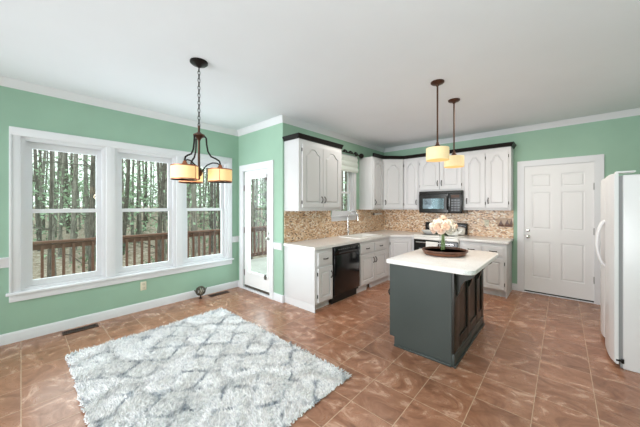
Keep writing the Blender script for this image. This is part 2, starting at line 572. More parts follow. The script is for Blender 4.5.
# left window bank: casing, stool, apron
CT, CB = 2.21, 0.49
cas = MB()
cas.box(XL, XL + 0.020, -0.083, 2.398, 2.125, CT, 0.004)
for a, b in ((-0.083, -0.003), (0.700, 0.790), (1.510, 1.600), (2.318, 2.398)):
    cas.box(XL, XL + 0.020, a, b, 0.512, 2.127, 0.004)
    cas.box(XL + 0.018, XL + 0.028, a + 0.0, a + 0.018, 0.512, 2.127, 0.003) if a < 0 else None
struct('trim_5', cas, 'trim')
struct('trim_6', MB().box(XL - 0.03, XL + 0.055, -0.105, 2.42, 0.487, 0.513, 0.008).box(XL, XL + 0.022, -0.083, 2.398, 0.415, 0.488, 0.005), 'trim')
for k, (a, b) in enumerate(units):
    root = MB()
    # jamb liner
    jd0, jd1 = XL - T, XL + 0.002
    root.box(jd0, jd1, a, a + 0.022, 0.513, 2.125).box(jd0, jd1, b - 0.022, b, 0.513, 2.125).box(jd0, jd1, a + 0.022, b - 0.022, 2.103, 2.125).box(jd0, jd1, a + 0.022, b - 0.022, 0.513, 0.54)
    # parting stops
    root.box(XL - 0.028, XL - 0.004, a + 0.022, a + 0.036, 0.54, 2.103).box(XL - 0.028, XL - 0.004, b - 0.036, b - 0.022, 0.54, 2.103).box(XL - 0.028, XL - 0.004, a + 0.036, b - 0.036, 2.088, 2.103)
    wd = struct('window_%d' % (k + 1), root, 'trim')
    y0, y1 = a + 0.0222, b - 0.0222
    g0, g1 = a + 0.085, b - 0.085
    up = MB().poly(rect(y0, y1, 1.325, 2.1028), [rect(g0, g1, 1.365, 2.018)], XL - 0.092, XL - 0.064, 'x')
    so = up.build('upper_sash', 'trim', wd); so['kind'] = 'structure'
    po = MB().box(XL - 0.080, XL - 0.076, g0 - 0.004, g1 + 0.004, 1.361, 2.022).build('pane', 'pane', so, smooth=0)
    lo = MB().poly(rect(y0, y1, 0.541, 1.362), [rect(g0, g1, 0.605, 1.322)], XL - 0.062, XL - 0.032, 'x')
    so = lo.build('lower_sash', 'trim', wd)
    MB().box(XL - 0.049, XL - 0.045, g0 - 0.004, g1 + 0.004, 0.601, 1.326).build('pane', 'pane', so, smooth=0)
    MB().box(XL - 0.045, XL - 0.02, (a + b) / 2 - 0.03, (a + b) / 2 + 0.03, 1.362, 1.374, 0.004).build('sash_lock', 'white_plastic', so)

# window farther back along the same wall (reflected in the microwave glass)
wd = struct('window_5', MB().poly(rect(-2.80, -1.45, WZ0, WZ1), [rect(-2.74, -2.145, 0.58, 2.06), rect(-2.105, -1.51, 0.58, 2.06)], XL - 0.09, XL - 0.04, 'x'), 'trim')
MB().box(XL - 0.067, XL - 0.063, -2.745, -1.505, 0.575, 2.065).build('pane', 'pane', wd, smooth=0)
struct('trim_16', MB().poly(rect(-2.88, -1.37, 0.435, 2.21), [rect(-2.80, -1.45, WZ0, WZ1)], XL, XL + 0.02, 'x'), 'trim')
# sink window
w4 = MB()
w4.box(XS - T, XS + 0.002, SW[0], SW[0] + 0.02, SW[2], SW[3]).box(XS - T, XS + 0.002, SW[1] - 0.02, SW[1], SW[2], SW[3]).box(XS - T, XS + 0.002, SW[0] + 0.02, SW[1] - 0.02, SW[3] - 0.02, SW[3]).box(XS - T, XS + 0.002, SW[0] + 0.02, SW[1] - 0.02, SW[2], SW[2] + 0.02)
wd = struct('window_4', w4, 'trim')
y0, y1, z0, z1 = SW[0] + 0.021, SW[1] - 0.021, SW[2] + 0.021, SW[3] - 0.021
so = MB().poly(rect(y0, y1, 1.635, z1), [rect(y0 + 0.045, y1 - 0.045, 1.67, z1 - 0.045)], XS - 0.092, XS - 0.064, 'x').build('upper_sash', 'trim', wd)
MB().box(XS - 0.08, XS - 0.076, y0 + 0.04, y1 - 0.04, 1.665, z1 - 0.04).build('pane', 'pane', so, smooth=0)
so = MB().poly(rect(y0, y1, z0, 1.668), [rect(y0 + 0.045, y1 - 0.045, z0 + 0.05, 1.633)], XS - 0.062, XS - 0.032, 'x').build('lower_sash', 'trim', wd)
MB().box(XS - 0.049, XS - 0.045, y0 + 0.04, y1 - 0.04, z0 + 0.045, 1.638).build('pane', 'pane', so, smooth=0)
cs = MB().box(XS, XS + 0.02, SW[0] - 0.085, SW[0], SW[2] - 0.002, SW[3], 0.004).box(XS, XS + 0.02, SW[1], SW[1] + 0.085, SW[2] - 0.002, SW[3], 0.004).box(XS, XS + 0.02, SW[0] - 0.085, SW[1] + 0.085, SW[3], SW[3] + 0.085, 0.004)
struct('trim_7', cs, 'trim')
struct('trim_8', MB().box(XS - 0.01, XS + 0.055, SW[0] - 0.115, SW[1] + 0.115, SW[2] - 0.026, SW[2] - 0.002, 0.006).box(XS, XS + 0.02, SW[0] - 0.09, SW[1] + 0.09, SW[2] - 0.108, SW[2] - 0.026, 0.004), 'trim')

# back door (six panel)
struct('trim_9', MB().poly([(-0.553, 0), (BD[0] + 0.012, 0), (BD[0] + 0.012, 2.035), (BD[1] - 0.012, 2.035), (BD[1] - 0.012, 0), (0.437, 0), (0.437, 2.128), (-0.553, 2.128)], [], YB - 0.022, YB, 'y'), 'trim')
struct('trim_10', MB().box(BD[0], BD[0] + 0.008, YB, YB + T, 0, 2.05).box(BD[1] - 0.008, BD[1], YB, YB + T, 0, 2.05).box(BD[0] + 0.008, BD[1] - 0.008, YB, YB + T, 2.042, 2.05), 'trim')
dx0, dx1 = -0.465, 0.342
cols = [(-0.365, -0.125), (-0.012, 0.245)]
rows = [(0.26, 0.83), (1.03, 1.62), (1.70, 1.90)]
pan = [rect(c[0], c[1], r[0], r[1]) for c in cols for r in rows]
dslab = MB().poly(rect(dx0, dx1, 0.03, 2.037), pan, YB + 0.004, YB + 0.044, 'y')
door_b = struct('door_1', dslab, 'door')
for c in cols:
    for r in rows:
        pb = MB()
        L = []
        for ins, yy in ((0.0, YB + 0.022), (0.012, YB + 0.022), (0.03, YB + 0.012), (0.034, YB + 0.012)):
            L.append([(x, yy, z) for x, z in rect(c[0] + ins, c[1] - ins, r[0] + ins, r[1] - ins)])
        pb.loft([[(x, YB + 0.03, z) for x, z in rect(c[0], c[1], r[0], r[1])]] + L)
        pb.build('panel', 'door', door_b, smooth=15)
for zz, rr in ((1.005, 0.026), (0.905, 0.03)):
    k = MB(); xx = -0.415
    K = Matrix.Translation((xx, YB + 0.006, zz)) @ Matrix.Rotation(PI / 2, 4, 'X')
    k.xf = K
    if zz > 1: k.lathe([(rr, 0), (rr, 0.008), (rr * 0.8, 0.014), (0.018, 0.016), (0.018, 0.024), (0.001, 0.025)], n=20).build('deadbolt', 'nickel', door_b)
    else: k.lathe([(rr, 0), (rr, 0.006), (0.012, 0.012), (0.012, 0.03), (0.024, 0.038), (0.029, 0.05), (0.022, 0.064), (0.001, 0.068)], n=20).build('door_knob', 'nickel', door_b)
for zz in (1.68, 1.03, 0.33):
    MB().box(0.334, 0.354, YB - 0.004, YB + 0.012, zz - 0.05, zz + 0.05, 0.003).build('hinge', 'iron', door_b)
MB().box(dx0 + 0.004, dx1 - 0.004, YB + 0.0, YB + 0.04, 0.012, 0.032, 0.004).build('door_sweep', 'black_matte', door_b)
struct('trim_11', MB().box(BD[0] + 0.008, BD[1] - 0.008, YB - 0.02, YB + T, 0, 0.012, 0.003), 'trim')

# glass door to the deck
struct('trim_12', MB().poly([(-4.122, 0), (GD[0] + 0.01, 0), (GD[0] + 0.01, 1.98), (GD[1] - 0.01, 1.98), (GD[1] - 0.01, 0), (-3.204, 0), (-3.204, 2.085), (-4.122, 2.085)], [], YD - 0.022, YD, 'y'), 'trim')
gslab = MB().poly(rect(-4.018, -3.288, 0.035, 1.978), [rect(-3.905, -3.375, 0.30, 1.865)], YD + 0.012, YD + 0.056, 'y')
gd = struct('door_2', gslab, 'door')
fr = MB().poly(rect(-3.93, -3.35, 0.275, 1.89), [rect(-3.90, -3.38, 0.305, 1.86)], YD + 0.002, YD + 0.012, 'y')
fr.build('glazing_frame', 'door', gd)
MB().box(-3.904, -3.376, YD + 0.03, YD + 0.034, 0.301, 1.864).build('pane', 'pane', gd, smooth=0)
for zz in (1.70, 0.99, 0.275):
    MB().box(-4.026, -4.006, YD + 0.002, YD + 0.014, zz - 0.05, zz + 0.05, 0.003).build('hinge', 'pewter', gd)
for zz in (0.985, 0.90):
    k = MB(Matrix.Translation((-3.33, YD + 0.012, zz)) @ Matrix.Rotation(PI / 2, 4, 'X'))
    if zz > 0.95: k.lathe([(0.026, 0), (0.026, 0.008), (0.02, 0.014), (0.001, 0.016)], n=18).build('deadbolt', 'nickel', gd)
    else:
        k.lathe([(0.028, 0), (0.028, 0.006), (0.012, 0.012), (0.012, 0.03), (0.027, 0.042), (0.022, 0.06), (0.001, 0.064)], n=18).build('door_knob', 'nickel', gd)
MB().box(-4.0, -3.30, YD + 0.002, YD + 0.02, 0.036, 0.072, 0.004).build('door_sweep', 'pewter', gd)
struct('trim_13', MB().box(GD[0], GD[1], YD - 0.02, YD + T, 0, 0.03, 0.004), 'trim')
hb = MB().box(-3.915, -3.365, YD - 0.036, YD + 0.0, 1.835, 1.895, 0.01)
rb = thing('roller_blind', (-3.64, YD, 1.865), 'white rolled-up blind at the top of the glass door', 'window blind')
hb.build('headrail', 'roller', rb)
MB().box(-3.40, -3.375, YD - 0.03, YD + 0.0, 1.79, 1.834, 0.004).build('bracket', 'pewter', rb)
br = thing('blind_bracket', (-3.40, YD, 0.30), 'small grey hold-down bracket at the bottom corner of the door glass', 'bracket')
MB().box(-3.425, -3.385, YD - 0.02, YD + 0.0015, 0.26, 0.34, 0.004).build('plate', 'pewter', br)
MB().tube([(-3.405, YD - 0.02, 0.30), (-3.405, YD - 0.034, 0.30)], 0.008).build('pin', 'nickel', br)

# backsplash tile panels (on the kitchen walls)
CZ = 0.86
struct('trim_14', MB().box(XS, XS + 0.010, 2.56, 3.604, CZ, 1.325).box(XS, XS + 0.010, 3.604, 4.406, CZ, 1.127).box(XS, XS + 0.010, 4.406, YB, CZ, 1.325).box(XS, XS + 0.010, 3.604, 3.62, 1.127, 1.2), 'mosaic', smooth=0)
struct('trim_15', MB().box(XS + 0.010, -0.606, YB - 0.010, YB, CZ, 1.325).box(-2.07, -1.30, YB - 0.010, YB, 0.6, CZ), 'mosaic', smooth=0)


# ------------------------------------------------------------------ cabinets
def arch_loop(x0, x1, z0, z1, rise, n=20):
    pts = [(x0, z0), (x1, z0)]
    if rise <= 0:
        return pts + [(x1, z1), (x0, z1)]
    zs = z1 - rise
    for i in range(n + 1):
        t = 1 - i / n
        a = abs(t - 0.5) * 2
        q = max(0.0, min(1.0, (0.90 - a) / 0.70))
        prof = q * q * (3 - 2 * q)
        pts.append((x0 + (x1 - x0) * t, zs + rise * prof))
    return pts


def pull(xf, x, z, parent, vertical=True, L=0.085):
    mb = MB(xf)
    pts = []; rs = []
    for i in range(9):
        t = i / 8
        s = (t - 0.5) * L
        y = -0.0205 - 0.026 * math.sin(PI * t) ** 0.6
        pts.append((x, y, z + s) if vertical else (x + s, y, z)); rs.append(0.0048 + 0.002 * math.sin(PI * t))
    mb.tube(pts, rs, 7)
    for sgn in (-1, 1):
        s = sgn * L / 2
        p = (x, -0.024, z + s) if vertical else (x + s, -0.024, z)
        mb.sphere(p, 0.009, 8, 1, 5)
    return mb.build('handle', 'iron', parent)


def cab_door(xf, x0, x1, z0, z1, root, rise=0.0, hinge='l', handle=None, stile=0.052, mat_='cab', hinges=True):
    mb = MB(xf)
    inner = arch_loop(x0 + stile, x1 - stile, z0 + stile + 0.004, z1 - stile * (0.8 if rise else 1), rise)
    mb.poly(rect(x0, x1, z0, z1), [inner], -0.020, -0.0005, 'y')
    d = mb.build('door', mat_, root, smooth=25)
    pb = MB(xf); L = []
    ix0, ix1, iz0, iz1 = x0 + stile, x1 - stile, z0 + stile + 0.004, z1 - stile * (0.8 if rise else 1)
    for ins, y in ((0, -0.002), (0, -0.005), (0.013, -0.005), (0.016, -0.009), (0.030, -0.0175), (0.036, -0.0175)):
        L.append([(x, y, z) for x, z in arch_loop(ix0 + ins, ix1 - ins, iz0 + ins, iz1 - ins, rise)])
    pb.loft(L); pb.build('panel', mat_, d, smooth=20)
    if handle:
        hx = x1 - 0.03 if hinge == 'l' else x0 + 0.03
        hz = z0 + 0.115 if handle == 'low' else z1 - 0.115
        pull(xf, hx, hz, d)
    if hinges:
        hx = x0 - 0.004 if hinge == 'l' else x1 + 0.004
        for zz in (z0 + 0.075, z1 - 0.075):
            MB(xf).box(hx - 0.005, hx + 0.005, -0.014, -0.0005, zz - 0.024, zz + 0.024, 0.002).build('hinge', 'iron', d)
    return d


def drawer(xf, x0, x1, z0, z1, root, mat_='cab', handle=True):
    mb = MB(xf)
    mb.loft([[(x, y, z) for x, z in rect(x0 + i, x1 - i, z0 + i, z1 - i)] for i, y in ((0, -0.0005), (0, -0.012), (0.006, -0.018), (0.022, -0.018), (0.026, -0.021), (0.03, -0.021))])
    d = mb.build('drawer', mat_, root, smooth=15)
    if handle: pull(xf, (x0 + x1) / 2, (z0 + z1) / 2, d, False)
    return d


def frame_xf(loc, deg):
    return Matrix.Translation(loc) @ Matrix.Rotation(math.radians(deg), 4, 'Z')

UZ0, UZ1 = 1.325, 2.345
UD = XS + 0.305     # front plane of the wall cabinets on the sink wall

# wall cabinet left of the window
c = thing('wall_cabinet', (XS, 3.05, UZ0), 'white double-door wall cabinet with arched panels left of the sink window', 'kitchen cabinet', 'white kitchen wall cabinets')
X = frame_xf((UD, 2.56, 0), 90)
W = 0.97
MB(X).box(0, W, 0, 0.305, UZ0, UZ1, 0.003).build('body', 'cab', c)
cab_door(X, 0.06, 0.484, UZ0 + 0.05, UZ1 - 0.085, c, 0.072, 'l', 'low', 0.062)
cab_door(X, 0.492, 0.916, UZ0 + 0.05, UZ1 - 0.085, c, 0.072, 'r', 'low', 0.062)
corn = [(0, UZ1 - 0.012), (0.012, UZ1 - 0.012), (0.016, UZ1 + 0.012), (0.034, UZ1 + 0.028), (0.04, UZ1 + 0.05), (0, UZ1 + 0.05)]
sweep([(XS + 0.001, 2.558), (UD + 0.001, 2.558), (UD + 0.001, 3.532)], [(d, z + 0.0005) for d, z in corn], '', '').build('cornice', 'dark_wood', c)

# narrow cabinet right of the window
c = thing('wall_cabinet', (XS, 4.69, UZ0), 'narrow single-door white wall cabinet right of the sink window', 'kitchen cabinet', 'white kitchen wall cabinets')
X = frame_xf((UD, 4.50, 0), 90)
MB(X).box(0, 0.388, 0, 0.305, UZ0, UZ1, 0.003).build('body', 'cab', c)
cab_door(X, 0.03, 0.372, UZ0 + 0.03, UZ1 - 0.06, c, 0.09, 'r', 'low', 0.05, hinges=False)

# diagonal corner wall cabinet
c = thing('wall_cabinet', (XS + 0.2, YB - 0.2, UZ0), 'white diagonal wall cabinet across the kitchen corner', 'kitchen cabinet', 'white kitchen wall cabinets')
MB().poly([(XS, 4.89), (UD, 4.89), (XS + 0.61, YB - 0.30), (XS + 0.61, YB), (XS, YB)], [], UZ0, UZ1, 'z').build('body', 'cab', c)
X = frame_xf((UD, 4.89, 0), 45)
DW_ = math.hypot(0.305, 0.31)
cab_door(X, 0.022, DW_ - 0.022, UZ0 + 0.03, UZ1 - 0.06, c, 0.085, 'r', 'low', 0.062)

UY = YB - 0.30
# single door cabinet left of the microwave
c = thing('wall_cabinet', (-2.235, YB, UZ0), 'tall single-door white wall cabinet just left of the microwave', 'kitchen cabinet', 'white kitchen wall cabinets')
X = frame_xf((-2.393, UY, 0), 0)
MB(X).box(0, 0.312, 0, 0.30, UZ0, UZ1, 0.003).build('body', 'cab', c)
cab_door(X, 0.02, 0.296, UZ0 + 0.03, UZ1 - 0.06, c, 0.09, 'l', 'low', 0.05, hinges=True)
# over microwave
c = thing('wall_cabinet', (-1.69, YB, 1.68), 'short double-door white wall cabinet directly above the black microwave', 'kitchen cabinet', 'white kitchen wall cabinets')
X = frame_xf((-2.08, UY, 0), 0)
MB(X).box(0, 0.779, 0, 0.30, 1.675, UZ1, 0.003).build('body', 'cab', c)
cab_door(X, 0.025, 0.384, 1.705, UZ1 - 0.06, c, 0.075, 'l', 'low', 0.055)
cab_door(X, 0.396, 0.755, 1.705, UZ1 - 0.06, c, 0.075, 'r', 'low', 0.055)
# right double
c = thing('wall_cabinet', (-0.95, YB, UZ0), 'tall double-door white wall cabinet between the microwave and the white door', 'kitchen cabinet', 'white kitchen wall cabinets')
X = frame_xf((-1.30, UY, 0), 0)
MB(X).box(0, 0.694, 0, 0.30, UZ0, UZ1, 0.003).build('body', 'cab', c)
cab_door(X, 0.035, 0.338, UZ0 + 0.045, UZ1 - 0.07, c, 0.085, 'r', 'low', 0.055)
cab_door(X, 0.356, 0.659, UZ0 + 0.045, UZ1 - 0.07, c, 0.085, 'r', 'low', 0.055)
o = sweep([(UD + 0.001, 4.50), (UD + 0.001, 4.889), (XS + 0.611, UY - 0.001), (-0.605, UY - 0.001), (-0.605, YB - 0.001)], [(d, z + 0.0125) for d, z in corn], '', '').build('cabinet_cornice', 'dark_wood')
tag(o, 'dark brown cornice along the tops of the wall cabinets from corner to white door', 'cornice')

# base cabinets
BF = -2.40        # front plane of base run by the window
BZ = CZ - 0.036
def base_body(xf, w, d, name='body', root=None):
    mb = MB(xf)
    mb.box(0, w, 0, d, 0.10, BZ, 0.002).box(0.0, w, 0.07, d, 0.0, 0.10)
    return mb.build(name, 'cab', root)

c = thing('base_cabinet', (BF - 0.3, 2.74, 0), 'narrow white base cabinet with one drawer at the counter end beside the green wall', 'kitchen cabinet', 'white kitchen base cabinets')
X = frame_xf((BF, 2.56, 0), 90)
MB(X).box(0.0, 0.365, 0, 0.604, 0.10, BZ, 0.002).box(0.0, 0.365, 0.07, 0.604, 0, 0.10).box(0, 0.012, 0.0, 0.07, 0, 0.1).build('body', 'cab', c)
drawer(X, 0.055, 0.345, 0.60, 0.775, c)
cab_door(X, 0.055, 0.345, 0.125, 0.57, c, 0, 'l', 'high', 0.05)

c = thing('base_cabinet', (BF - 0.3, 4.08, 0), 'white double-door sink base cabinet beside the dishwasher', 'kitchen cabinet', 'white kitchen base cabinets')
X = frame_xf((BF, 3.582, 0), 90)
w_ = 1.0
# hollow carcass: sides, floor, front frame, so that the sink basin fits inside
MB(X).box(0, 0.018, 0, 0.604, 0.10, BZ).box(w_ - 0.018, w_, 0, 0.604, 0.10, BZ).box(0.018, w_ - 0.018, 0.02, 0.604, 0.10, 0.118).box(0.018, w_ - 0.018, 0.0, 0.02, 0.10, BZ).build('body', 'cab', c)
MB(X).box(0.0, 0.30, 0.045, 0.07, 0.0, 0.10).box(0.42, w_, 0.045, 0.07, 0.0, 0.10).box(0.30, 0.42, 0.1, 0.12, 0, 0.10).build('toe_kick', 'cab', c)
drawer(X, 0.035, 0.435, 0.625, 0.775, c)
drawer(X, 0.475, 0.875, 0.625, 0.775, c)
cab_door(X, 0.035, 0.447, 0.125, 0.60, c, 0, 'l', 'high', 0.055, hinges=False)
cab_door(X, 0.455, 0.875, 0.125, 0.60, c, 0, 'r', 'high', 0.055, hinges=False)

c = thing('base_cabinet', (XS + 0.3, YB - 0.3, 0), 'white diagonal base cabinet in the kitchen corner between sink and range', 'kitchen cabinet', 'white kitchen base cabinets')
mb = MB().poly([(XS + 0.012, 4.59), (BF, 4.59), (-2.09, 4.90), (-2.06, 4.90), (-2.06, YB - 0.012), (XS + 0.012, YB - 0.012)], [], 0.10, BZ, 'z')
mb.poly([(XS + 0.012, 4.59), (BF - 0.07, 4.59), (-2.14, 4.97), (-2.06, 4.97), (-2.06, YB - 0.012), (XS + 0.012, YB - 0.012)], [], 0, 0.10, 'z').build('body', 'cab', c)
X = frame_xf((BF, 4.59, 0), 45)
cab_door(X, 0.02, 0.418, 0.125, 0.775, c, 0, 'l', None, 0.05)

c = thing('base_cabinet', (-0.95, YB - 0.3, 0), 'white base cabinet with two drawers and two doors right of the range', 'kitchen cabinet', 'white kitchen base cabinets')
X = frame_xf((-1.27, 4.90, 0), 0)
MB(X).box(0, 0.645, 0, 0.588, 0.10, BZ, 0.002).box(0, 0.645, 0.07, 0.588, 0, 0.10).box(0.633, 0.645, 0.0, 0.07, 0, 0.10).build('body', 'cab', c)
drawer(X, 0.03, 0.312, 0.62, 0.775, c)
drawer(X, 0.333, 0.615, 0.62, 0.775, c)
cab_door(X, 0.03, 0.312, 0.125, 0.59, c, 0, 'l', None, 0.05, hinges=False)
cab_door(X, 0.333, 0.615, 0.125, 0.59, c, 0, 'r', None, 0.05)
o = MB().box(-0.623, -0.606, YB - 0.018, YB, 0.0, 0.0).v
struct('baseboard_kitchen', MB().box(-0.624, -0.554, YB - 0.016, YB, 0, 0.108), 'trim')

# countertops
SK = [(-2.86, 3.72), (-2.48, 3.72), (-2.48, 4.40), (-2.86, 4.40)]
ct = MB().poly([(XS + 0.0105, 2.535), (BF + 0.028, 2.535), (BF + 0.028, 4.578), (-2.078, 4.872), (-2.052, 4.872), (-2.052, YB - 0.0105), (XS + 0.0105, YB - 0.0105)], [SK], BZ, CZ, 'z')
o = ct.build('countertop', 'quartz', smooth=20)
tag(o, 'white quartz countertop running from the green wall past the sink to the range', 'countertop', 'white quartz worktops')
o = MB().box(-1.272, -0.60, 4.868, YB - 0.0105, BZ, CZ, 0.004).build('countertop', 'quartz')
tag(o, 'short white quartz countertop right of the range', 'countertop', 'white quartz worktops')

# sink
sk = thing('kitchen_sink', (-2.67, 4.06, CZ), 'white sink set in the counter below the kitchen window', 'sink')
rim = MB().poly([(-2.885, 3.69), (-2.455, 3.69), (-2.455, 4.43), (-2.885, 4.43)], [[(-2.845, 3.735), (-2.495, 3.735), (-2.495, 4.385), (-2.845, 4.385)]], CZ, CZ + 0.012, 'z')
rim.build('rim', 'porcelain', sk)
bs = MB()
bs.poly([(-2.855, 3.725), (-2.485, 3.725), (-2.485, 4.395), (-2.855, 4.395)], [[(-2.845, 3.735), (-2.495, 3.735), (-2.495, 4.385), (-2.845, 4.385)]], CZ - 0.18, CZ, 'z').box(-2.855, -2.485, 3.725, 4.395, CZ - 0.19, CZ - 0.18)
bs.build('basin', 'porcelain', sk)
MB().lathe([(0.04, 0), (0.04, 0.004), (0.025, 0.005), (0.001, 0.003)], (-2.67, 4.06, CZ - 0.18), 16).build('drain', 'chrome', sk)
fc = thing('faucet', (-2.935, 4.03, CZ), 'tall gooseneck chrome faucet behind the sink', 'faucet')
fb = MB().lathe([(0.028, 0), (0.028, 0.008), (0.018, 0.02), (0.016, 0.08), (0.012, 0.09), (0.001, 0.091)], (-2.935, 4.03, CZ), 16).build('base', 'chrome', fc)
pts = [(-2.935, 4.03, CZ + 0.08 + 0.05 * i) for i in range(6)] + [(-2.825 - 0.11 * math.cos(a), 4.03, CZ + 0.33 + 0.11 * math.sin(a)) for a in [PI * k / 10 for k in range(1, 11)]] + [(-2.715, 4.03, CZ + 0.27)]
MB().tube(pts, 0.011, 10).build('spout', 'chrome', fc)
MB().tube([(-2.935, 4.045, CZ + 0.06), (-2.935, 4.09, CZ + 0.09)], 0.006).build('lever', 'chrome', fc)

# dishwasher
dw = thing('dishwasher', (BF - 0.3, 3.253, 0), 'black dishwasher under the counter beside the sink', 'dishwasher')
X = frame_xf((BF, 2.932, 0), 90)
MB(X).box(0.004, 0.64, 0.0, 0.58, 0.10, BZ - 0.004).build('tub', 'black_matte', dw)
d = MB(X).box(0.006, 0.638, -0.030, -0.0005, 0.135, 0.70, 0.006).build('door', 'black', dw)
MB(X).box(0.006, 0.638, -0.032, -0.0005, 0.704, 0.812, 0.006).build('control_panel', 'black', dw)
MB(X).box(0.10, 0.53, -0.05, -0.033, 0.716, 0.738, 0.008).build('handle', 'charcoal', dw)
MB(X).box(0.006, 0.638, 0.035, 0.05, 0.0, 0.132).build('toe_kick', 'black_matte', dw)
MB(frame_xf((BF, 2.932, 0), 90) @ Matrix.Translation((0.60, -0.0325, 0.775)) @ Matrix.Rotation(PI / 2, 4, 'X')).lathe([(0.013, 0), (0.013, 0.002), (0.001, 0.0025)], n=16).build('badge', 'nickel', dw)
for i in range(7):
    MB(X).box(0.09 + i * 0.05, 0.115 + i * 0.05, -0.0335, -0.0325, 0.772, 0.780).build('button', 'button', dw)

# range
rg = thing('range', (-1.66, 5.18, 0), 'white range with black oven door and black control backguard', 'range')
RX0, RX1 = -2.043, -1.281
MB().box(RX0, RX1, 4.885, 5.44, 0.09, 0.845, 0.003).build('body', 'enamel', rg)
MB().box(RX0 + 0.02, RX1 - 0.02, 4.93, 5.44, 0, 0.09).build('base', 'black_matte', rg)
MB().box(RX0, RX1, 4.855, 5.47, 0.846, 0.872, 0.008).build('cooktop', 'enamel', rg)
for bx, by, r in ((-1.85, 5.02, 0.10), (-1.47, 5.02, 0.085), (-1.85, 5.28, 0.085), (-1.47, 5.28, 0.10)):
    MB().lathe([(r, 0), (r, 0.004), (r * 0.9, 0.006), (0.001, 0.006)], (bx, by, 0.8725), 24).build('burner', 'charcoal', rg)
od = MB().box(RX0 + 0.005, RX1 - 0.005, 4.855, 4.884, 0.30, 0.79, 0.006).build('oven_door', 'black', rg)
MB().box(RX0 + 0.005, RX1 - 0.005, 4.845, 4.8845, 0.795, 0.843, 0.004).build('front_trim', 'enamel', rg)
MB().box(RX0 + 0.1, RX1 - 0.1, 4.851, 4.8548, 0.36, 0.64).build('oven_window', 'glass_black', od)
MB().tube([(RX0 + 0.06, 4.815, 0.745), (RX1 - 0.06, 4.815, 0.745)], 0.011, 10).tube([(RX0 + 0.07, 4.815, 0.745), (RX0 + 0.07, 4.856, 0.745)], 0.009).tube([(RX1 - 0.07, 4.815, 0.745), (RX1 - 0.07, 4.856, 0.745)], 0.009).build('handle', 'chrome', od)
MB().box(RX0 + 0.005, RX1 - 0.005, 4.857, 4.884, 0.10, 0.295, 0.006).build('warming_drawer', 'enamel', rg)
bgp = MB().box(RX0 + 0.005, RX1 - 0.002, 5.40, 5.485, 0.873, 1.08, 0.012).build('backguard', 'black', rg)
MB().box(-1.77, -1.55, 5.397, 5.3995, 0.985, 1.05).build('display', 'display', bgp)
for bx in (-1.97, -1.87, -1.45, -1.35):
    MB(Matrix.Translation((bx, 5.4, 1.0)) @ Matrix.Rotation(PI / 2, 4, 'X')).lathe([(0.034, 0), (0.034, 0.003), (0.026, 0.005), (0.022, 0.024), (0.001, 0.026)], n=18).build('knob', 'charcoal', bgp)
# towel folded over the oven handle
tw = MB()
for (yy, z0) in ((4.8005, 0.50), (4.8285, 0.62)):
    L = []
    for j in range(13):
        xx = -1.80 + 0.20 * j / 12
        L.append([(xx, yy + 0.0012 * math.sin(j * 1.9), z0), (xx, yy, 0.755), (xx, yy + 0.004, 0.755), (xx, yy + 0.004 + 0.0012 * math.sin(j * 1.9), z0)])
    tw.loft(L)
L = []
for j in range(9):
    a = PI * j / 8
    L.append([(-1.80, 4.8165 - 0.016 * math.cos(a), 0.753 + 0.016 * math.sin(a)), (-1.60, 4.8165 - 0.016 * math.cos(a), 0.753 + 0.016 * math.sin(a)), (-1.60, 4.8165 - 0.012 * math.cos(a), 0.753 + 0.012 * math.sin(a)), (-1.80, 4.8165 - 0.012 * math.cos(a), 0.753 + 0.012 * math.sin(a))])
tw.loft(L)
o = tw.build('dish_towel', 'towel')
tag(o, 'white dish towel folded over the oven door handle', 'towel')

# microwave
mw = thing('microwave', (-1.675, YB, 1.27), 'black over-range microwave under the short wall cabinet', 'microwave')
MX0, MX1, MF = -2.04, -1.29, 5.115
MB().box(MX0, MX1, MF, YB - 0.012, 1.268, 1.672, 0.004).build('body', 'black', mw)
MB().box(MX0 + 0.01, MX1 - 0.01, MF - 0.012, MF - 0.0005, 1.615, 1.668, 0.004).build('vent_grille', 'black_matte', mw)
d = MB().poly(rect(MX0 + 0.004, MX0 + 0.53, 1.285, 1.612), [rect(MX0 + 0.07, MX0 + 0.455, 1.345, 1.535)], MF - 0.024, MF - 0.0005, 'y').build('door', 'black', mw)
MB().box(MX0 + 0.066, MX0 + 0.459, MF - 0.016, MF - 0.010, 1.341, 1.539).build('window', 'glass_black', d)
MB().tube([(MX0 + 0.515, MF - 0.024, 1.33), (MX0 + 0.515, MF - 0.052, 1.36), (MX0 + 0.515, MF - 0.052, 1.54), (MX0 + 0.515, MF - 0.024, 1.57)], 0.011, 8).build('handle', 'charcoal', d)
cp = MB().box(MX0 + 0.55, MX1 - 0.012, MF - 0.022, MF - 0.0005, 1.285, 1.612, 0.004).build('control_panel', 'charcoal', mw)
MB().box(MX0 + 0.575, MX1 - 0.04, MF - 0.0245, MF - 0.0225, 1.545, 1.592).build('display', 'vent', cp)  # brown tone stands in for a warm reflection on the panel
for r in range(5):
    for q in range(3):
        MB().box(MX0 + 0.578 + q * 0.05, MX0 + 0.616 + q * 0.05, MF - 0.0245, MF - 0.0225, 1.31 + r * 0.044, 1.338 + r * 0.044).build('button', 'button', cp)

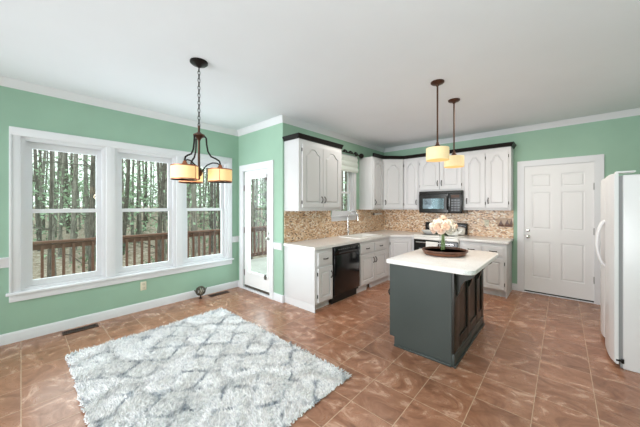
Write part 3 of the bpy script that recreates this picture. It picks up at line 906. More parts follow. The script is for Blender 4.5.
# things on the range and counter
kt = thing('kettle', (-1.425, 5.10, 0.879), 'round white enamel kettle with black handle on the range behind the flowers', 'kettle')
kc = (-1.425, 5.10, 0.8795)
MB().lathe([(0.07, 0), (0.082, 0.012), (0.085, 0.045), (0.07, 0.085), (0.04, 0.104), (0.001, 0.108)], kc, 24).build('body', 'enamel', kt)
MB().sphere((kc[0], kc[1], kc[2] + 0.117), 0.013, 10).build('lid_knob', 'black_matte', kt)
MB().tube([(kc[0] + 0.078, kc[1], kc[2] + 0.04), (kc[0] + 0.12, kc[1], kc[2] + 0.075), (kc[0] + 0.135, kc[1], kc[2] + 0.1)], [0.018, 0.013, 0.01], 10).build('spout', 'enamel', kt)
MB().tube([(kc[0] + 0.06 * math.cos(a) * 1.15, kc[1], kc[2] + 0.085 + 0.085 * math.sin(a)) for a in [PI * k / 10 for k in range(11)]], 0.0075, 8).build('handle', 'black_matte', kt)
cn = thing('canister', (-1.385, 5.30, 0.879), 'white lidded pot at the right rear of the range', 'pot')
cc = (-1.385, 5.285, 0.8795)
MB().lathe([(0.075, 0), (0.092, 0.01), (0.10, 0.06), (0.10, 0.115), (0.094, 0.118), (0.001, 0.119)], cc, 24).build('body', 'enamel', cn)
MB().lathe([(0.098, 0.1195), (0.098, 0.126), (0.05, 0.14), (0.001, 0.146)], cc, 24).build('lid', 'enamel', cn)
MB().sphere((cc[0], cc[1], cc[2] + 0.155), 0.014, 10).build('lid_knob', 'black_matte', cn)
bw = thing('casserole_dish', (-1.83, 5.02, 0.879), 'low wide white casserole dish on the left front of the range', 'dish')
bc = (-1.83, 5.12, 0.8795)
MB().lathe([(0.09, 0), (0.12, 0.008), (0.155, 0.05), (0.165, 0.058), (0.16, 0.062), (0.148, 0.05), (0.10, 0.014), (0.001, 0.012)], bc, 28, 1, 0.8).build('bowl', 'enamel', bw)

# outlets and plates
def plate(name, label, xf, kind='outlet', group=None, mt='ivory', w=0.07, h=0.115):
    t = thing(name, xf.to_translation(), label, 'outlet' if kind == 'outlet' else 'switch', group)
    MB(xf).box(-w / 2, w / 2, -0.006, 0, -h / 2, h / 2, 0.003).build('cover_plate', mt, t)
    for s in (-1, 1):
        if kind == 'outlet':
            r = MB(xf).box(-0.017, 0.017, -0.009, -0.0062, s * 0.026 - 0.017, s * 0.026 + 0.017, 0.002).build('receptacle', mt, t)
            MB(xf).box(-0.009, -0.006, -0.0105, -0.0092, s * 0.026 - 0.007, s * 0.026 + 0.007).box(0.006, 0.009, -0.0105, -0.0092, s * 0.026 - 0.007, s * 0.026 + 0.007).build('slot', 'slot', r)
    return t
plate('wall_outlet', 'ivory outlet on the green wall below the middle window', frame_xf((XL, 1.10, 0.325), 90))
plate('backsplash_outlet', 'ivory outlet on the mosaic backsplash right of the range', frame_xf((-0.99, YB - 0.010, 1.10), 0))
lb = thing('under_cabinet_bar', (XS + 0.03, 5.2, 1.21), 'small white bar on the backsplash under the narrow corner cabinet', 'lamp')  # plain white bar with a dark end piece
MB().box(XS + 0.0105, XS + 0.05, 5.03, 5.34, 1.205, 1.245, 0.008).build('housing', 'white_plastic', lb)
MB().box(XS + 0.0105, XS + 0.045, 4.985, 5.028, 1.21, 1.24, 0.005).build('end_cap', 'charcoal', lb)

# carved plaque on the backsplash
pq = thing('carved_plaque', (-0.725, YB - 0.010, 1.06), 'brown carved relief plaque on the backsplash at its right end', 'wall decoration')
MB().box(-0.835, -0.622, YB - 0.018, YB - 0.0102, 1.045, 1.185, 0.003).build('panel', 'plaque', pq)
for i, (px, hgt, lean) in enumerate(((-0.80, 0.10, 0.012), (-0.755, 0.075, -0.01), (-0.71, 0.11, 0.012), (-0.665, 0.085, -0.012), (-0.64, 0.12, 0.005))):
    mb = MB(); y0, y1 = YB - 0.030, YB - 0.0185
    mb.loft([[(px - 0.022, y0, 1.05), (px + 0.022, y0, 1.05), (px + 0.022, y1, 1.05), (px - 0.022, y1, 1.05)], [(px - 0.016 + lean, y0 - 0.006, 1.05 + hgt * 0.5), (px + 0.018 + lean, y0 - 0.006, 1.05 + hgt * 0.45), (px + 0.018 + lean, y1, 1.05 + hgt * 0.45), (px - 0.016 + lean, y1, 1.05 + hgt * 0.5)], [(px - 0.002 + 2 * lean, y0, 1.05 + hgt), (px + 0.002 + 2 * lean, y0, 1.05 + hgt), (px + 0.002 + 2 * lean, y1, 1.05 + hgt), (px - 0.002 + 2 * lean, y1, 1.05 + hgt)]])
    mb.build('carving', 'relief', pq)

# curtain rod and sheer shade over the sink window
cr = thing('curtain_rod', (XS + 0.08, 4.0, 2.40), 'dark scrolled iron curtain rod with finial above the sink window', 'curtain rod')
RZ = 2.375; RXX = XS + 0.085
MB().tube([(RXX, 3.56, RZ), (RXX, 4.42, RZ)], 0.012, 10).build('rod', 'iron', cr)
MB().sphere((RXX, 4.45, RZ), 0.05, 12).tube([(RXX, 4.42, RZ), (RXX, 4.44, RZ)], 0.02).build('finial', 'iron', cr)
MB().tube([(XS, 4.36, RZ), (RXX, 4.36, RZ)], 0.01).build('bracket', 'iron', cr)
MB().tube([(XS, 3.6, RZ), (RXX, 3.6, RZ)], 0.01).build('bracket', 'iron', cr)
for k in range(4):
    yy = 3.74 + k * 0.17
    mb = MB()
    mb.tube([(RXX, yy + 0.07 * math.cos(a) * (1 - a / 9), RZ + 0.006 + 0.034 * abs(math.sin(a)) * (1 - a / 9)) for a in [PI * 1.6 * j / 14 for j in range(15)]], [0.013 - 0.0005 * j for j in range(15)], 7)
    mb.sphere((RXX, yy, RZ + 0.03), 0.02, 8)
    mb.build('scroll', 'iron', cr)
sh = thing('roman_shade', (XS + 0.05, 4.0, 2.2), 'pale sheer roman shade gathered at the top of the sink window', 'window shade')
L = []
for j in range(25):
    t = j / 24
    z = 2.335 - 0.30 * t
    x = XS + 0.032 + 0.014 * abs(math.sin(t * PI * 3)) + 0.012 * t
    L.append([(x, 3.63, z), (x, 4.38, z), (x + 0.003, 4.38, z), (x + 0.003, 3.63, z)])
MB().loft(L).build('cloth', 'sheer', sh)
MB().box(XS + 0.021, XS + 0.034, 3.63, 4.38, 2.335, 2.352).build('headrail', 'trim', sh)

# ------------------------------------------------------------------ island
IX0, IX1, IY0, IY1 = -1.30, -0.715, 2.50, 3.66
isl = thing('kitchen_island', ((IX0 + IX1) / 2, (IY0 + IY1) / 2, 0), 'dark slate green kitchen island cabinet with panelled right side', 'kitchen island')
MB().poly([(IX0, 0.095), (IX0 + 0.05, 0.095), (IX0 + 0.05, 0), (IX1, 0), (IX1, 0.82), (IX0, 0.82)], [], IY0, IY1, 'y').build('body', 'island', isl)
# right side stiles, rails
sp_ = MB()
for a, b in ((IY0, IY0 + 0.16), (2.945, 3.04), (3.32, 3.415), (IY1 - 0.10, IY1)):
    sp_.box(IX1, IX1 + 0.022, a, b, 0.115, 0.82, 0.004)
sp_.box(IX1, IX1 + 0.020, IY0 + 0.16, IY1 - 0.1, 0.115, 0.21, 0.003).box(IX1, IX1 + 0.020, IY0 + 0.16, IY1 - 0.1, 0.73, 0.82, 0.003)
sp_.build('side_frame', 'island_dark', isl)
for a, b in ((IY0 + 0.16, 2.945), (3.04, 3.32), (3.415, IY1 - 0.10)):
    MB().box(IX1 + 0.0005, IX1 + 0.008, a + 0.001, b - 0.001, 0.211, 0.729).build('side_panel', 'island_dark', isl)
MB().box(IX1, IX1 + 0.024, IY0, IY1, 0, 0.112, 0.004).box(IX1 + 0.024, IX1 + 0.034, IY0 - 0.012, IY1, 0, 0.022, 0.004).box(IX0 + 0.05, IX1, IY0 - 0.012, IY0, 0, 0.022, 0.004).build('base_moulding', 'island', isl)
for yy in (2.60, 2.992, 3.367):
    cb = MB()
    prof = [(IX1 + 0.022, 0.60), (IX1 + 0.022, 0.819), (IX1 + 0.155, 0.819), (IX1 + 0.155, 0.79), (IX1 + 0.13, 0.77), (IX1 + 0.085, 0.745), (IX1 + 0.06, 0.70), (IX1 + 0.05, 0.65), (IX1 + 0.035, 0.61)]
    cb.poly(prof, [], yy - 0.03, yy + 0.03, 'y').build('corbel', 'island_dark', isl, smooth=30)
# left side doors (towards the sink run)
X = frame_xf((IX0, IY1, 0), -90)
for k in range(2):
    a = 0.03 + k * 0.56
    cab_door(X, a, a + 0.53, 0.13, 0.62, isl, 0, 'l', 'high', 0.055, 'island', hinges=False)
    drawer(X, a, a + 0.53, 0.645, 0.795, isl, 'island')
# rounded worktop
def rrect(x0, x1, y0, y1, rs, n=8):
    p = []
    for (cx, cy, a0, r) in ((x1, y0, -PI / 2, rs[0]), (x1, y1, 0, rs[1]), (x0, y1, PI / 2, rs[2]), (x0, y0, PI, rs[3])):
        sx = -1 if cx == x1 else 1; sy = 1 if cy == y0 else -1
        p += arc(cx + sx * r, cy + sy * r, r, a0, a0 + PI / 2, n)
    return p
tx0, tx1, ty0, ty1 = -1.335, -0.537, 2.472, 3.70
L = []
for ins, z in ((0.004, 0.821), (0.0, 0.826), (0.0, 0.853), (0.002, 0.858), (0.007, 0.8605)):
    L.append([(x, y, z) for x, y in rrect(tx0 + ins, tx1 - ins, ty0 + ins, ty1 - ins, (0.095 - ins, 0.085 - ins, 0.03 - ins, 0.03 - ins))])
o = MB().loft(L).build('island_countertop', 'quartz', smooth=30)
tag(o, 'white quartz island worktop with rounded corners', 'countertop')

# tray, vase, flowers
ITZ = 0.861
TC = (-0.975, 3.15)
TR = frame_xf((TC[0], TC[1], ITZ), 42)
ty = thing('oval_tray', (TC[0], TC[1], ITZ), 'oval brown wooden tray on the white island top', 'tray')
def oval(prof, mb, n=48, ax=0.95, ay=0.84):
    L = []
    for r, z in prof:
        L.append([(r * ax * math.copysign(abs(math.cos(2 * PI * i / n)) ** 0.85, math.cos(2 * PI * i / n)), r * ay * math.sin(2 * PI * i / n), z) for i in range(n)])
    return mb.loft(L)
oval([(0.195, 0), (0.218, 0.006), (0.238, 0.034), (0.230, 0.035), (0.214, 0.014), (0.01, 0.012)], MB(TR)).build('base', 'walnut_band', ty)
oval([(0.232, 0.0355), (0.246, 0.039), (0.250, 0.051), (0.244, 0.057), (0.234, 0.054), (0.228, 0.0355)], MB(TR)).build('rim', 'walnut', ty)
VC = (TC[0] + 0.01, TC[1] - 0.01, ITZ + 0.0125)
VC = (-1.02, 3.245, ITZ + 0.0125)
vs = thing('flower_vase', VC, 'clear glass cylinder vase standing in the wooden tray', 'vase')
MB().lathe([(0.034, 0), (0.036, 0.004), (0.038, 0.19), (0.041, 0.20), (0.039, 0.2005), (0.035, 0.19), (0.033, 0.010), (0.001, 0.009)], VC, 24).build('glass', 'vase', vs)
MB().lathe([(0.0325, 0.0105), (0.0345, 0.13), (0.001, 0.1305)], VC, 24).build('water', 'water', vs)

def rose(c, d, R, parent, petal):
    z = Vector(d).normalized(); x = z.orthogonal().normalized(); y = z.cross(x)
    mb = MB()
    for ring, (rr, up, nn, tilt) in enumerate(((0.96, 0.0, 6, 1.05), (0.72, 0.25, 5, 0.7), (0.48, 0.42, 5, 0.4), (0.25, 0.52, 3, 0.15))):
        for k in range(nn):
            a = 2 * PI * k / nn + ring * 0.6
            L = []
            for i in range(5):
                t = i / 4
                row = []
                for j in range(5):
                    s = (j / 4 - 0.5)
                    aa = a + s * 2 * PI / nn * 1.35 * (0.45 + 0.75 * math.sin(PI * (0.15 + 0.7 * t)))
                    rad = R * (0.12 + (rr - 0.12) * math.sin(t * PI / 2) ** (0.8)) + R * 0.12 * max(0, t - 0.7)
                    hh = R * (-0.45 + up * 0.6 + (0.95 - 0.25 * tilt) * t - 0.35 * tilt * max(0, t - 0.6) * 2)
                    row.append(Vector(c) + x * rad * math.cos(aa) + y * rad * math.sin(aa) + z * hh)
                L.append(row)
            mb.loft(L, False, False, False)
    mb.sphere(tuple(Vector(c) + z * (-0.1 * R)), 0.45 * R, 8, 1, 6)
    return mb.build('bloom', petal, parent, smooth=60)

neck = Vector(VC) + Vector((0, 0, 0.20))
k = 0
spots = [(0, 0, 1.0, 0.20)]
for n_, el, rad in ((6, 0.95, 0.165), (9, 0.42, 0.155), (7, -0.02, 0.125)):
    for i in range(n_):
        a = 2 * PI * (i + 0.5 * (n_ == 8)) / n_ + 0.35
        spots.append((math.cos(a) * math.cos(el), math.sin(a) * math.cos(el), math.sin(el), rad + random.uniform(-0.012, 0.012)))
for dx, dy, dz, rr in spots:
    cpos = neck + Vector((dx * rr * 0.86, dy * rr * 0.86, dz * rr * 0.62 + 0.055))
    r = thing('rose', tuple(neck), 'cream blush flower in the glass vase on the island', 'flower', 'bouquet flowers in the island vase')
    rose(cpos, (dx, dy, dz + 0.25), 0.052 + random.uniform(-0.005, 0.006), r, 'petal' if random.random() < 0.55 else 'petal_white')
    a = random.uniform(0, 2 * PI)
    foot = Vector(VC) + Vector((0.02 * math.cos(a), 0.02 * math.sin(a), 0.02))
    mid = neck + Vector((dx * 0.015, dy * 0.015, -0.005))
    MB().tube([foot, mid, mid * 0.45 + cpos * 0.55 + Vector((0, 0, 0.005)), cpos - Vector((dx, dy, dz + 0.25)).normalized() * 0.012], 0.0019, 6).build('stem', 'stem', r)
    # a leaf
    lb_ = neck + Vector((dx * 0.03, dy * 0.03, 0.01)); tip = neck + Vector((math.cos(a) * 0.10, math.sin(a) * 0.10, random.uniform(-0.03, 0.035)))
    side = (tip - lb_).cross(Vector((0, 0, 1))).normalized() * 0.027
    mdp = (lb_ + tip) / 2 + Vector((0, 0, 0.012))
    MB().add([lb_, mdp + side, tip, mdp - side, mdp - Vector((0, 0, 0.004))], [(0, 1, 4), (1, 2, 4), (2, 3, 4), (3, 0, 4)]).build('leaf', 'leaf', r)

# ------------------------------------------------------------------ refrigerator
fz = thing('refrigerator', (0.72, 3.9, 0), 'white side-by-side refrigerator at the right edge of the room', 'refrigerator')
FY0, FY1, FS = 3.45, 4.37, 3.985
MB().box(0.385, 1.08, FY0, FY1, 0.0, 1.665, 0.01).build('cabinet', 'fridge', fz)
MB().box(0.362, 0.3845, FY0 + 0.012, FY1 - 0.012, 0.06, 1.66).build('gasket', 'gasket', fz)
MB().box(0.372, 0.3845, FY0 + 0.01, FY1 - 0.01, 0.004, 0.058).build('toe_grille', 'gasket', fz)
def fdoor(y0, y1):
    n = 14; pts = []
    for i in range(n + 1):
        t = i / n
        yy = y0 + (y1 - y0) * t
        b = 1 - abs(2 * t - 1) ** 3.2
        pts.append((0.336 - 0.026 * b, yy))
    outl = [(0.361, y0), (0.361, y1)] + [(p[0], p[1]) for p in reversed(pts)]
    L = []
    for ins, z in ((0.01, 0.035), (0.0, 0.045), (0.0, 1.672), (0.01, 1.684)):
        L.append([(min(0.361, x + ins), y, z) for x, y in outl])
    return MB().loft(L).build('door', 'fridge', fz, smooth=35)
d1 = fdoor(FY0, FS - 0.003)
d2 = fdoor(FS + 0.003, FY1)
for d, yy, s in ((d1, FS - 0.035, -1), (d2, FS + 0.035, 1)):
    pts = []; rs = []
    for i in range(21):
        t = i / 20
        z = 0.79 + (1.25 - 0.79) * t
        pts.append((0.326 - 0.062 * math.sin(PI * t) ** 0.55, yy, z)); rs.append(0.0125)
    MB().tube(pts, rs, 10).build('handle', 'fridge', d)
for yy in (FY0 + 0.055, FY1 - 0.055):
    MB().box(0.345, 0.46, yy - 0.045, yy + 0.045, 1.6855, 1.699, 0.004).build('hinge_cover', 'fridge', fz)
MB().box(0.345, 0.392, FY0 - 0.006, FY0 + 0.05, 0.0595, 0.074, 0.003).box(0.374, 0.392, FY0 - 0.012, FY0 - 0.0005, 0.05, 0.088, 0.003).build('lower_hinge', 'iron', fz)

# ------------------------------------------------------------------ rug
RGX, RGY = (-3.425, -1.29), (0.285, 1.815)
rcx, rcy = sum(RGX) / 2, sum(RGY) / 2
rug = thing('shag_rug', (rcx, rcy, 0), 'pale grey and white shag rug with a trellis pattern on the tile floor', 'rug')
MB().box(RGX[0] + 0.01, RGX[1] - 0.01, RGY[0] + 0.01, RGY[1] - 0.01, 0.0005, 0.010, 0.003).build('backing', 'rug', rug)
sx_, sy_ = RGX[1] - RGX[0], RGY[1] - RGY[0]
st = 0.0135
nx, ny = int(sx_ / st), int(sy_ / st)
gx, gy = np.meshgrid(np.linspace(-sx_ / 2, sx_ / 2, nx), np.linspace(-sy_ / 2, sy_ / 2, ny))
bx = gx.ravel() + np.random.uniform(-st, st, gx.size) * 0.6
by = gy.ravel() + np.random.uniform(-st, st, gx.size) * 0.6
n = bx.size
# tufts lean in loose clumps
ang = 2.2 * np.sin(bx * 9 + 2 * np.sin(by * 7)) + 2.0 * np.cos(by * 11 + 1.5 * np.sin(bx * 8)) + np.random.uniform(-1.1, 1.1, n)
lean = np.random.uniform(0.008, 0.028, n)
ht = np.random.uniform(0.016, 0.038, n)
V = np.zeros((n, 4, 3), np.float32)
rot = np.random.uniform(0, 2 * PI, n)
rad = np.random.uniform(0.0065, 0.0105, n)
for k in range(3):
    V[:, k, 0] = bx + rad * np.cos(rot + 2 * PI * k / 3)
    V[:, k, 1] = by + rad * np.sin(rot + 2 * PI * k / 3)
    V[:, k, 2] = 0.008
V[:, 3, 0] = bx + lean * np.cos(ang); V[:, 3, 1] = by + lean * np.sin(ang); V[:, 3, 2] = ht
i0 = np.arange(n) * 4
F = np.stack([np.stack([i0, i0 + 1, i0 + 3], 1), np.stack([i0 + 1, i0 + 2, i0 + 3], 1), np.stack([i0 + 2, i0, i0 + 3], 1)], 1).reshape(-1, 3)
me = bpy.data.meshes.new('pile')
me.vertices.add(n * 4); me.vertices.foreach_set('co', V.ravel())
me.loops.add(F.size); me.loops.foreach_set('vertex_index', F.ravel().astype(np.int32))
me.polygons.add(len(F)); me.polygons.foreach_set('loop_start', np.arange(0, F.size, 3, dtype=np.int32))
me.polygons.foreach_set('use_smooth', np.ones(len(F), bool))
me.update(calc_edges=True)
me.materials.append(M['rug'])
po = bpy.data.objects.new('pile', me); COL.objects.link(po); po.parent = rug; po['kind'] = 'stuff'

# ------------------------------------------------------------------ floor vents and ornament
def register(x0, x1, y0, y1, label):
    t = thing('floor_vent', ((x0 + x1) / 2, (y0 + y1) / 2, 0), label, 'floor vent', 'brown floor vents under the windows')
    MB().poly(rect(x0, x1, y0, y1), [rect(x0 + 0.018, x1 - 0.018, y0 + 0.018, y1 - 0.018)], 0.0005, 0.007, 'z').build('frame', 'vent', t)
    lv = MB(); yy = y0 + 0.024
    while yy < y1 - 0.022:
        lv.box(x0 + 0.018, x1 - 0.018, yy, yy + 0.007, 0.001, 0.0065); yy += 0.015
    lv.build('louvre', 'vent', t)
    MB().box(x0 + 0.018, x1 - 0.018, y0 + 0.018, y1 - 0.018, 0.0003, 0.0008).build('duct', 'black_matte', t)
register(-4.11, -3.995, 0.30, 0.605, 'brown floor vent near the rug corner under the leftmost window')
register(-4.10, -4.0, 1.95, 2.26, 'brown floor vent near the glass door beside the wire ornament')
ob = thing('wire_ornament', (-4.085, 1.82, 0), 'small dark twig and wire ornament on the floor against the baseboard', 'ornament')
oc = Vector((-4.075, 1.82, 0.0))
MB().lathe([(0.028, 0), (0.028, 0.006), (0.009, 0.014), (0.008, 0.035), (0.02, 0.045), (0.001, 0.046)], oc, 14).build('foot', 'iron', ob)
for i in range(9):
    a = i * PI / 9; tl = random.uniform(-0.5, 0.5)
    pts = []
    for j in range(16):
        b = 2 * PI * j / 16
        q = Vector((0.068 * math.cos(b), 0, 0.068 * math.sin(b)))
        q.rotate(Matrix.Rotation(tl, 3, 'X')); q.rotate(Matrix.Rotation(a, 3, 'Z'))
        pts.append(oc + q + Vector((0, 0, 0.112)))
    MB().tube(pts, 0.0052, 5, True).build('hoop', 'twig', ob)
for s in (-1, 1):
    MB().tube([oc + Vector((0, s * 0.06 + s * 0.035 * math.sin(t * 3), 0.10 + 0.045 * math.sin(t * 2.6))) for t in [j / 8 for j in range(9)]], [0.006 - 0.0004 * j for j in range(9)], 6).build('curl', 'twig', ob)
MB().sphere(oc + Vector((0.02, 0, 0.105)), 0.04, 12).build('pod', 'shell', ob)

# ------------------------------------------------------------------ pendants
def pendant(x, y, label):
    t = thing('pendant_lamp', (x, y, 1.87), label, 'pendant lamp', 'drum pendant lamps over the island')
    MB().lathe([(0.066, 0), (0.066, -0.010), (0.058, -0.018), (0.02, -0.028), (0.012, -0.045), (0.001, -0.046)], (x, y, H), 28).build('canopy', 'bronze', t)
    MB().tube([(x, y, H - 0.04), (x, y, 2.04)], 0.0085, 10).build('rod', 'bronze', t)
    MB().lathe([(0.001, 2.062), (0.012, 2.06), (0.016, 2.04), (0.028, 2.025), (0.028, 2.012), (0.001, 2.01)], (x, y, 0), 16).build('socket', 'bronze', t)
    sd = MB().lathe([(0.1095, 1.873), (0.111, 1.873), (0.111, 1.998), (0.1095, 1.998), (0.1095, 1.873)], (x, y, 0), 40).build('shade', 'shade', t)
    MB().lathe([(0.109, 1.876), (0.109, 1.880), (0.02, 1.877), (0.001, 1.876)], (x, y, 0), 40).build('diffuser', 'diffuser', sd)
    MB().tube([(x - 0.109, y, 1.996), (x + 0.109, y, 1.996)], 0.003, 6).tube([(x, y - 0.109, 1.996), (x, y + 0.109, 1.996)], 0.003, 6).build('spider', 'bronze', sd)
    d = bpy.data.lights.new('bulb', 'SPOT'); d.spot_size = math.radians(150); d.spot_blend = 1.0; d.energy = 12; d.color = (1.0, 0.92, 0.80); d.shadow_soft_size = 0.06
    o = bpy.data.objects.new('bulb', d); COL.objects.link(o); o.parent = t; o.location = (0, 0, -0.06)
    return t
pendant(-0.963, 2.89, 'drum pendant lamp hanging over the front of the island, nearer the camera')
pendant(-0.978, 3.517, 'drum pendant lamp hanging over the back of the island, lower in view')

# chandelier
hx, hy_ = -2.412, 1.063
ch = thing('chandelier', (hx, hy_, 1.63), 'bronze three-shade chandelier hanging on a chain above the rug', 'chandelier')
MB().lathe([(0.075, 0), (0.075, -0.012), (0.062, -0.024), (0.03, -0.034), (0.012, -0.05), (0.001, -0.052)], (hx, hy_, H), 28).build('canopy', 'iron', ch)
cn_ = MB(); zz = H - 0.045; k = 0
while zz > 2.10:
    lk = []
    for j in range(12):
        a = 2 * PI * j / 12
        q = Vector((0.0095 * math.cos(a), 0, 0.0205 * math.sin(a)))
        if k % 2: q = Vector((0, q.x, q.z))
        lk.append(Vector((hx, hy_, zz - 0.02)) + q)
    cn_.tube(lk, 0.0032, 5, True); zz -= 0.0335; k += 1
cn_.build('chain', 'iron', ch)
MB().lathe([(0.001, 2.12), (0.010, 2.115), (0.010, 2.06), (0.03, 2.045), (0.048, 2.035), (0.048, 2.02), (0.02, 2.0), (0.010, 1.98), (0.010, 1.74), (0.022, 1.725), (0.030, 1.70), (0.024, 1.675), (0.010, 1.66), (0.013, 1.645), (0.001, 1.625)], (hx, hy_, 0), 20).build('column', 'bronze', ch)
RA = 0.178
for k, ang in enumerate((-61, 59, 179)):
    a = math.radians(ang); u = Vector((math.cos(a), math.sin(a), 0)); c0 = Vector((hx, hy_, 0))
    def P(r, z): return c0 + u * r + Vector((0, 0, z))
    am = MB()
    ctrl = [(0.015, 2.015), (0.050, 2.020), (0.060, 2.008), (0.064, 1.95), (0.074, 1.89), (0.10, 1.845), (0.145, 1.825), (0.170, 1.808), (0.178, 1.785), (0.178, 1.762)]
    am.tube([P(*q) for q in ctrl], 0.0075, 8)
    ctrl2 = [(0.015, 1.675), (0.035, 1.725), (0.065, 1.765), (0.11, 1.788), (0.15, 1.788), (0.178, 1.772)]
    am.tube([P(*q) for q in ctrl2], 0.006, 8)
    am.build('arm', 'iron', ch)
    sc_ = P(RA, 0)
    MB().lathe([(0.001, 1.776), (0.012, 1.774), (0.018, 1.757), (0.030, 1.741), (0.030, 1.735), (0.001, 1.7345)], sc_, 16).build('socket_cup', 'copper', ch)
    sd = MB().lathe([(0.101, 1.620), (0.103, 1.620), (0.103, 1.730), (0.101, 1.730), (0.101, 1.620)], sc_, 40).build('shade', 'shade_warm', ch)
    tr_ = MB()
    tr_.lathe([(0.102, 1.616), (0.1045, 1.616), (0.1045, 1.625), (0.102, 1.625), (0.102, 1.616)], sc_, 40).lathe([(0.102, 1.725), (0.1045, 1.725), (0.1045, 1.734), (0.102, 1.734), (0.102, 1.725)], sc_, 40)
    for q in range(2):
        b = a + PI / 2 + q * PI
        tr_.tube([sc_ + Vector((0.104 * math.cos(b), 0.104 * math.sin(b), 1.620)), sc_ + Vector((0.104 * math.cos(b), 0.104 * math.sin(b), 1.730))], 0.0022, 5)
        tr_.tube([sc_ + Vector((0, 0, 1.731)), sc_ + Vector((0.102 * math.cos(b), 0.102 * math.sin(b), 1.730))], 0.003, 5)
    tr_.build('trim_ring', 'copper', sd)
    MB().lathe([(0.1005, 1.624), (0.1005, 1.627), (0.02, 1.624), (0.001, 1.623)], sc_, 40).build('diffuser', 'diffuser', sd)
    d = bpy.data.lights.new('bulb', 'POINT'); d.energy = 2; d.color = (1.0, 0.84, 0.62); d.shadow_soft_size = 0.05
    o = bpy.data.objects.new('bulb', d); COL.objects.link(o); o.parent = ch; o.location = tuple(u * RA + Vector((0, 0, -0.06)))

# ------------------------------------------------------------------ outside: deck, railing, ground, trees
DZ = -0.06
dk = MB(); yy = -4.0
dkx0 = -6.3
k = 0
xx = dkx0
while xx < XL - T - 0.01:
    dk.box(xx, min(xx + 0.138, XL - T - 0.005), -4.0, 8.0, DZ - 0.03, DZ); xx += 0.144
xx = XL - T
while xx < XS - T - 0.01:
    dk.box(xx + 0.001, min(xx + 0.138, XS - T - 0.005), YD + T + 0.01, 8.0, DZ - 0.03, DZ); xx += 0.144
struct('deck_floor', dk, 'deck', smooth=0)
rl = thing('deck_railing', (-6.22, 1.5, DZ), 'reddish brown wooden deck railing outside the windows', 'railing')
MB().box(-6.29, -6.15, -4, 8, 0.79, 0.83, 0.004).build('cap_rail', 'rail', rl)
MB().box(-6.24, -6.20, -4, 8, 0.70, 0.78).build('top_rail', 'rail', rl)
MB().box(-6.24, -6.20, -4, 8, 0.03, 0.12).build('bottom_rail', 'rail', rl)
yy = -3.9
for yy in (-3.75, -1.85, 0.02, 1.07, 2.13, 3.30, 5.10, 6.90):
    MB().box(-6.265, -6.175, yy - 0.045, yy + 0.045, DZ, 0.789).build('post', 'rail', rl)
proto = None
yy = -0.9
while yy < 7.3:
    if min(abs(yy - q) for q in (0.02, 1.07, 2.13, 3.30, 5.10, 6.90)) > 0.07:
        if proto is None:
            proto = MB().box(-6.198, -6.162, -0.018, 0.018, 0.04, 0.77).build('baluster', 'rail', rl, world=False)
            proto.location = (0, 0, 0)
            for vtx in proto.data.vertices: vtx.co.x += 6.22; vtx.co.z -= DZ
            proto.location.y = yy - 1.5
        else:
            o = proto.copy(); COL.objects.link(o); o.location.y = yy - 1.5
    yy += 0.125

# sloping woodland floor
def gz(x, y):
    d = max(0.0, -x - 6.6)
    return -1.0 - 0.9 * min(1, d / 6) + 0.09 * max(0, d - 8) + 0.15 * math.sin(x * 0.7) * math.cos(y * 0.5)
nxg, nyg = 50, 80
vs_ = []; fs_ = []
for i in range(nxg + 1):
    for j in range(nyg + 1):
        x = -3.0 - 47 * i / nxg; y = -22 + 80 * j / nyg
        vs_.append((x, y, gz(x, y)))
for i in range(nxg):
    for j in range(nyg):
        a = i * (nyg + 1) + j
        fs_.append((a, a + 1, a + nyg + 2, a + nyg + 1))
struct('ground', MB().add(vs_, fs_), 'litter')

def tree(x, y, r, h, mt, nb, seed):
    rnd = random.Random(seed)
    z0 = gz(x, y) - 0.1
    t = thing('tree', (x, y, z0), 'tall slender forest tree standing beyond the deck railing', 'tree', 'forest trees beyond the deck')
    lx, ly = rnd.uniform(-0.05, 0.05), rnd.uniform(-0.05, 0.05)
    pts = []; rs = []
    for i in range(9):
        q = i / 8
        pts.append((x + lx * h * q + 0.04 * math.sin(q * 7 + seed), y + ly * h * q + 0.04 * math.cos(q * 6 + seed), z0 + h * q)); rs.append(r * (1.15 - 0.75 * q))
    MB().tube(pts, rs, 8).build('trunk', mt, t)
    b = MB()
    for k in range(nb):
        q = rnd.uniform(0.18, 0.95); i = int(q * 8); p = Vector(pts[i])
        a = rnd.uniform(0, 2 * PI); L_ = rnd.uniform(0.8, 2.4) * (1.15 - 0.5 * q); up = rnd.uniform(-0.1, 0.7)
        pp = [p]
        for s in range(1, 5):
            pp.append(p + Vector((math.cos(a + 0.12 * s * rnd.uniform(-1, 1)) * L_ * s / 4, math.sin(a + 0.12 * s * rnd.uniform(-1, 1)) * L_ * s / 4, up * L_ * s / 4 + rnd.uniform(-0.08, 0.08))))
        r0 = rs[i] * 0.28
        b.tube(pp, [r0, r0 * 0.8, r0 * 0.6, r0 * 0.4, r0 * 0.2], 5)
        if rnd.random() < 0.8:
            a2 = a + rnd.choice((-0.7, 0.7)); q2 = pp[2]
            b.tube([q2, q2 + Vector((math.cos(a2), math.sin(a2), 0.3)) * L_ * 0.25, q2 + Vector((math.cos(a2), math.sin(a2), 0.4)) * L_ * 0.45], [r0 * 0.5, r0 * 0.35, r0 * 0.15], 4)
    b.build('branches', mt, t)
    return t
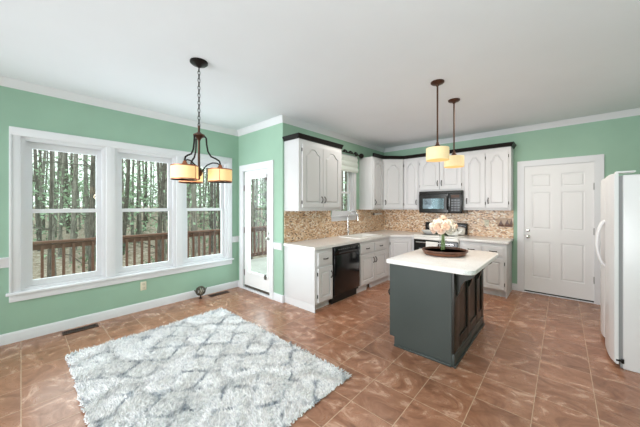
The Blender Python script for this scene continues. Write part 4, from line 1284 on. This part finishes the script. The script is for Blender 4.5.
def leafset(seed, nL, mt, parent, f, size):
    rng = np.random.default_rng(seed)
    P = np.array([f(rng) for _ in range(nL)])
    d1 = rng.normal(size=(nL, 3)); d1 /= np.linalg.norm(d1, axis=1)[:, None]
    d2 = rng.normal(size=(nL, 3)); d2 -= (d1 * d2).sum(1)[:, None] * d1; d2 /= np.linalg.norm(d2, axis=1)[:, None]
    s = rng.uniform(0.5, 1.2, nL)[:, None] * size
    Q = np.stack([P - d1 * s, P + d2 * s * 0.5, P + d1 * s, P - d2 * s * 0.5], 1).reshape(-1, 3)
    me = bpy.data.meshes.new('foliage')
    me.from_pydata(Q.tolist(), [], [(4 * i, 4 * i + 1, 4 * i + 2, 4 * i + 3) for i in range(nL)])
    me.materials.append(M[mt])
    o = bpy.data.objects.new('foliage', me); COL.objects.link(o); o.parent = parent
    return o

rt = random.Random(21)
placed = []
tries = 0
while len(placed) < 290 and tries < 6000:
    tries += 1
    # the woodland lies beyond the deck, in the wedge of ground the windows look out on
    ang = math.radians(rt.uniform(31, 98)); dd = 10.0 + 36 * rt.random() ** 0.75
    x, y = -dd * math.sin(ang), dd * math.cos(ang)
    if x > -8.2: continue
    if any((x - a) ** 2 + (y - b) ** 2 < 0.8 for a, b in placed): continue
    placed.append((x, y))
    near = dd < 18
    t = tree(x, y, rt.uniform(0.035, 0.095) if near else rt.uniform(0.05, 0.12), rt.uniform(9, 12) if near else rt.uniform(10, 15), 'bark' if rt.random() < 0.5 else 'bark_grey', 12 if near else 7, len(placed))
    if rt.random() < (0.45 if near else 0.8):
        zc = rt.uniform(1.5, 4.5)
        leafset(len(placed), 50 if near else 90, 'foliage', t, lambda rng: rng.normal(0, 1, 3) * (0.6, 0.6, 1.4) + (0, 0, zc), 0.09 if near else 0.15)
for k in range(34):
    ang = math.radians(rt.uniform(33, 96)); dd = rt.uniform(11, 30)
    x, y = -dd * math.sin(ang), dd * math.cos(ang)
    if x > -7.6: x = -7.6 - rt.random()
    t = thing('shrub', (x, y, gz(x, y)), 'low green shrub on the woodland floor beyond the deck', 'shrub', 'woodland shrubs beyond the deck')
    MB().tube([(0, 0, -0.05), (0.03, 0.02, 0.3), (0.0, 0.06, 0.55)], [0.02, 0.014, 0.006], 6).build('stem', 'bark', t, world=False)
    leafset(500 + k, 110, 'foliage_dark', t, lambda rng: rng.normal(0, 1, 3) * (0.3, 0.3, 0.16) + (0, 0, 0.42), 0.075)
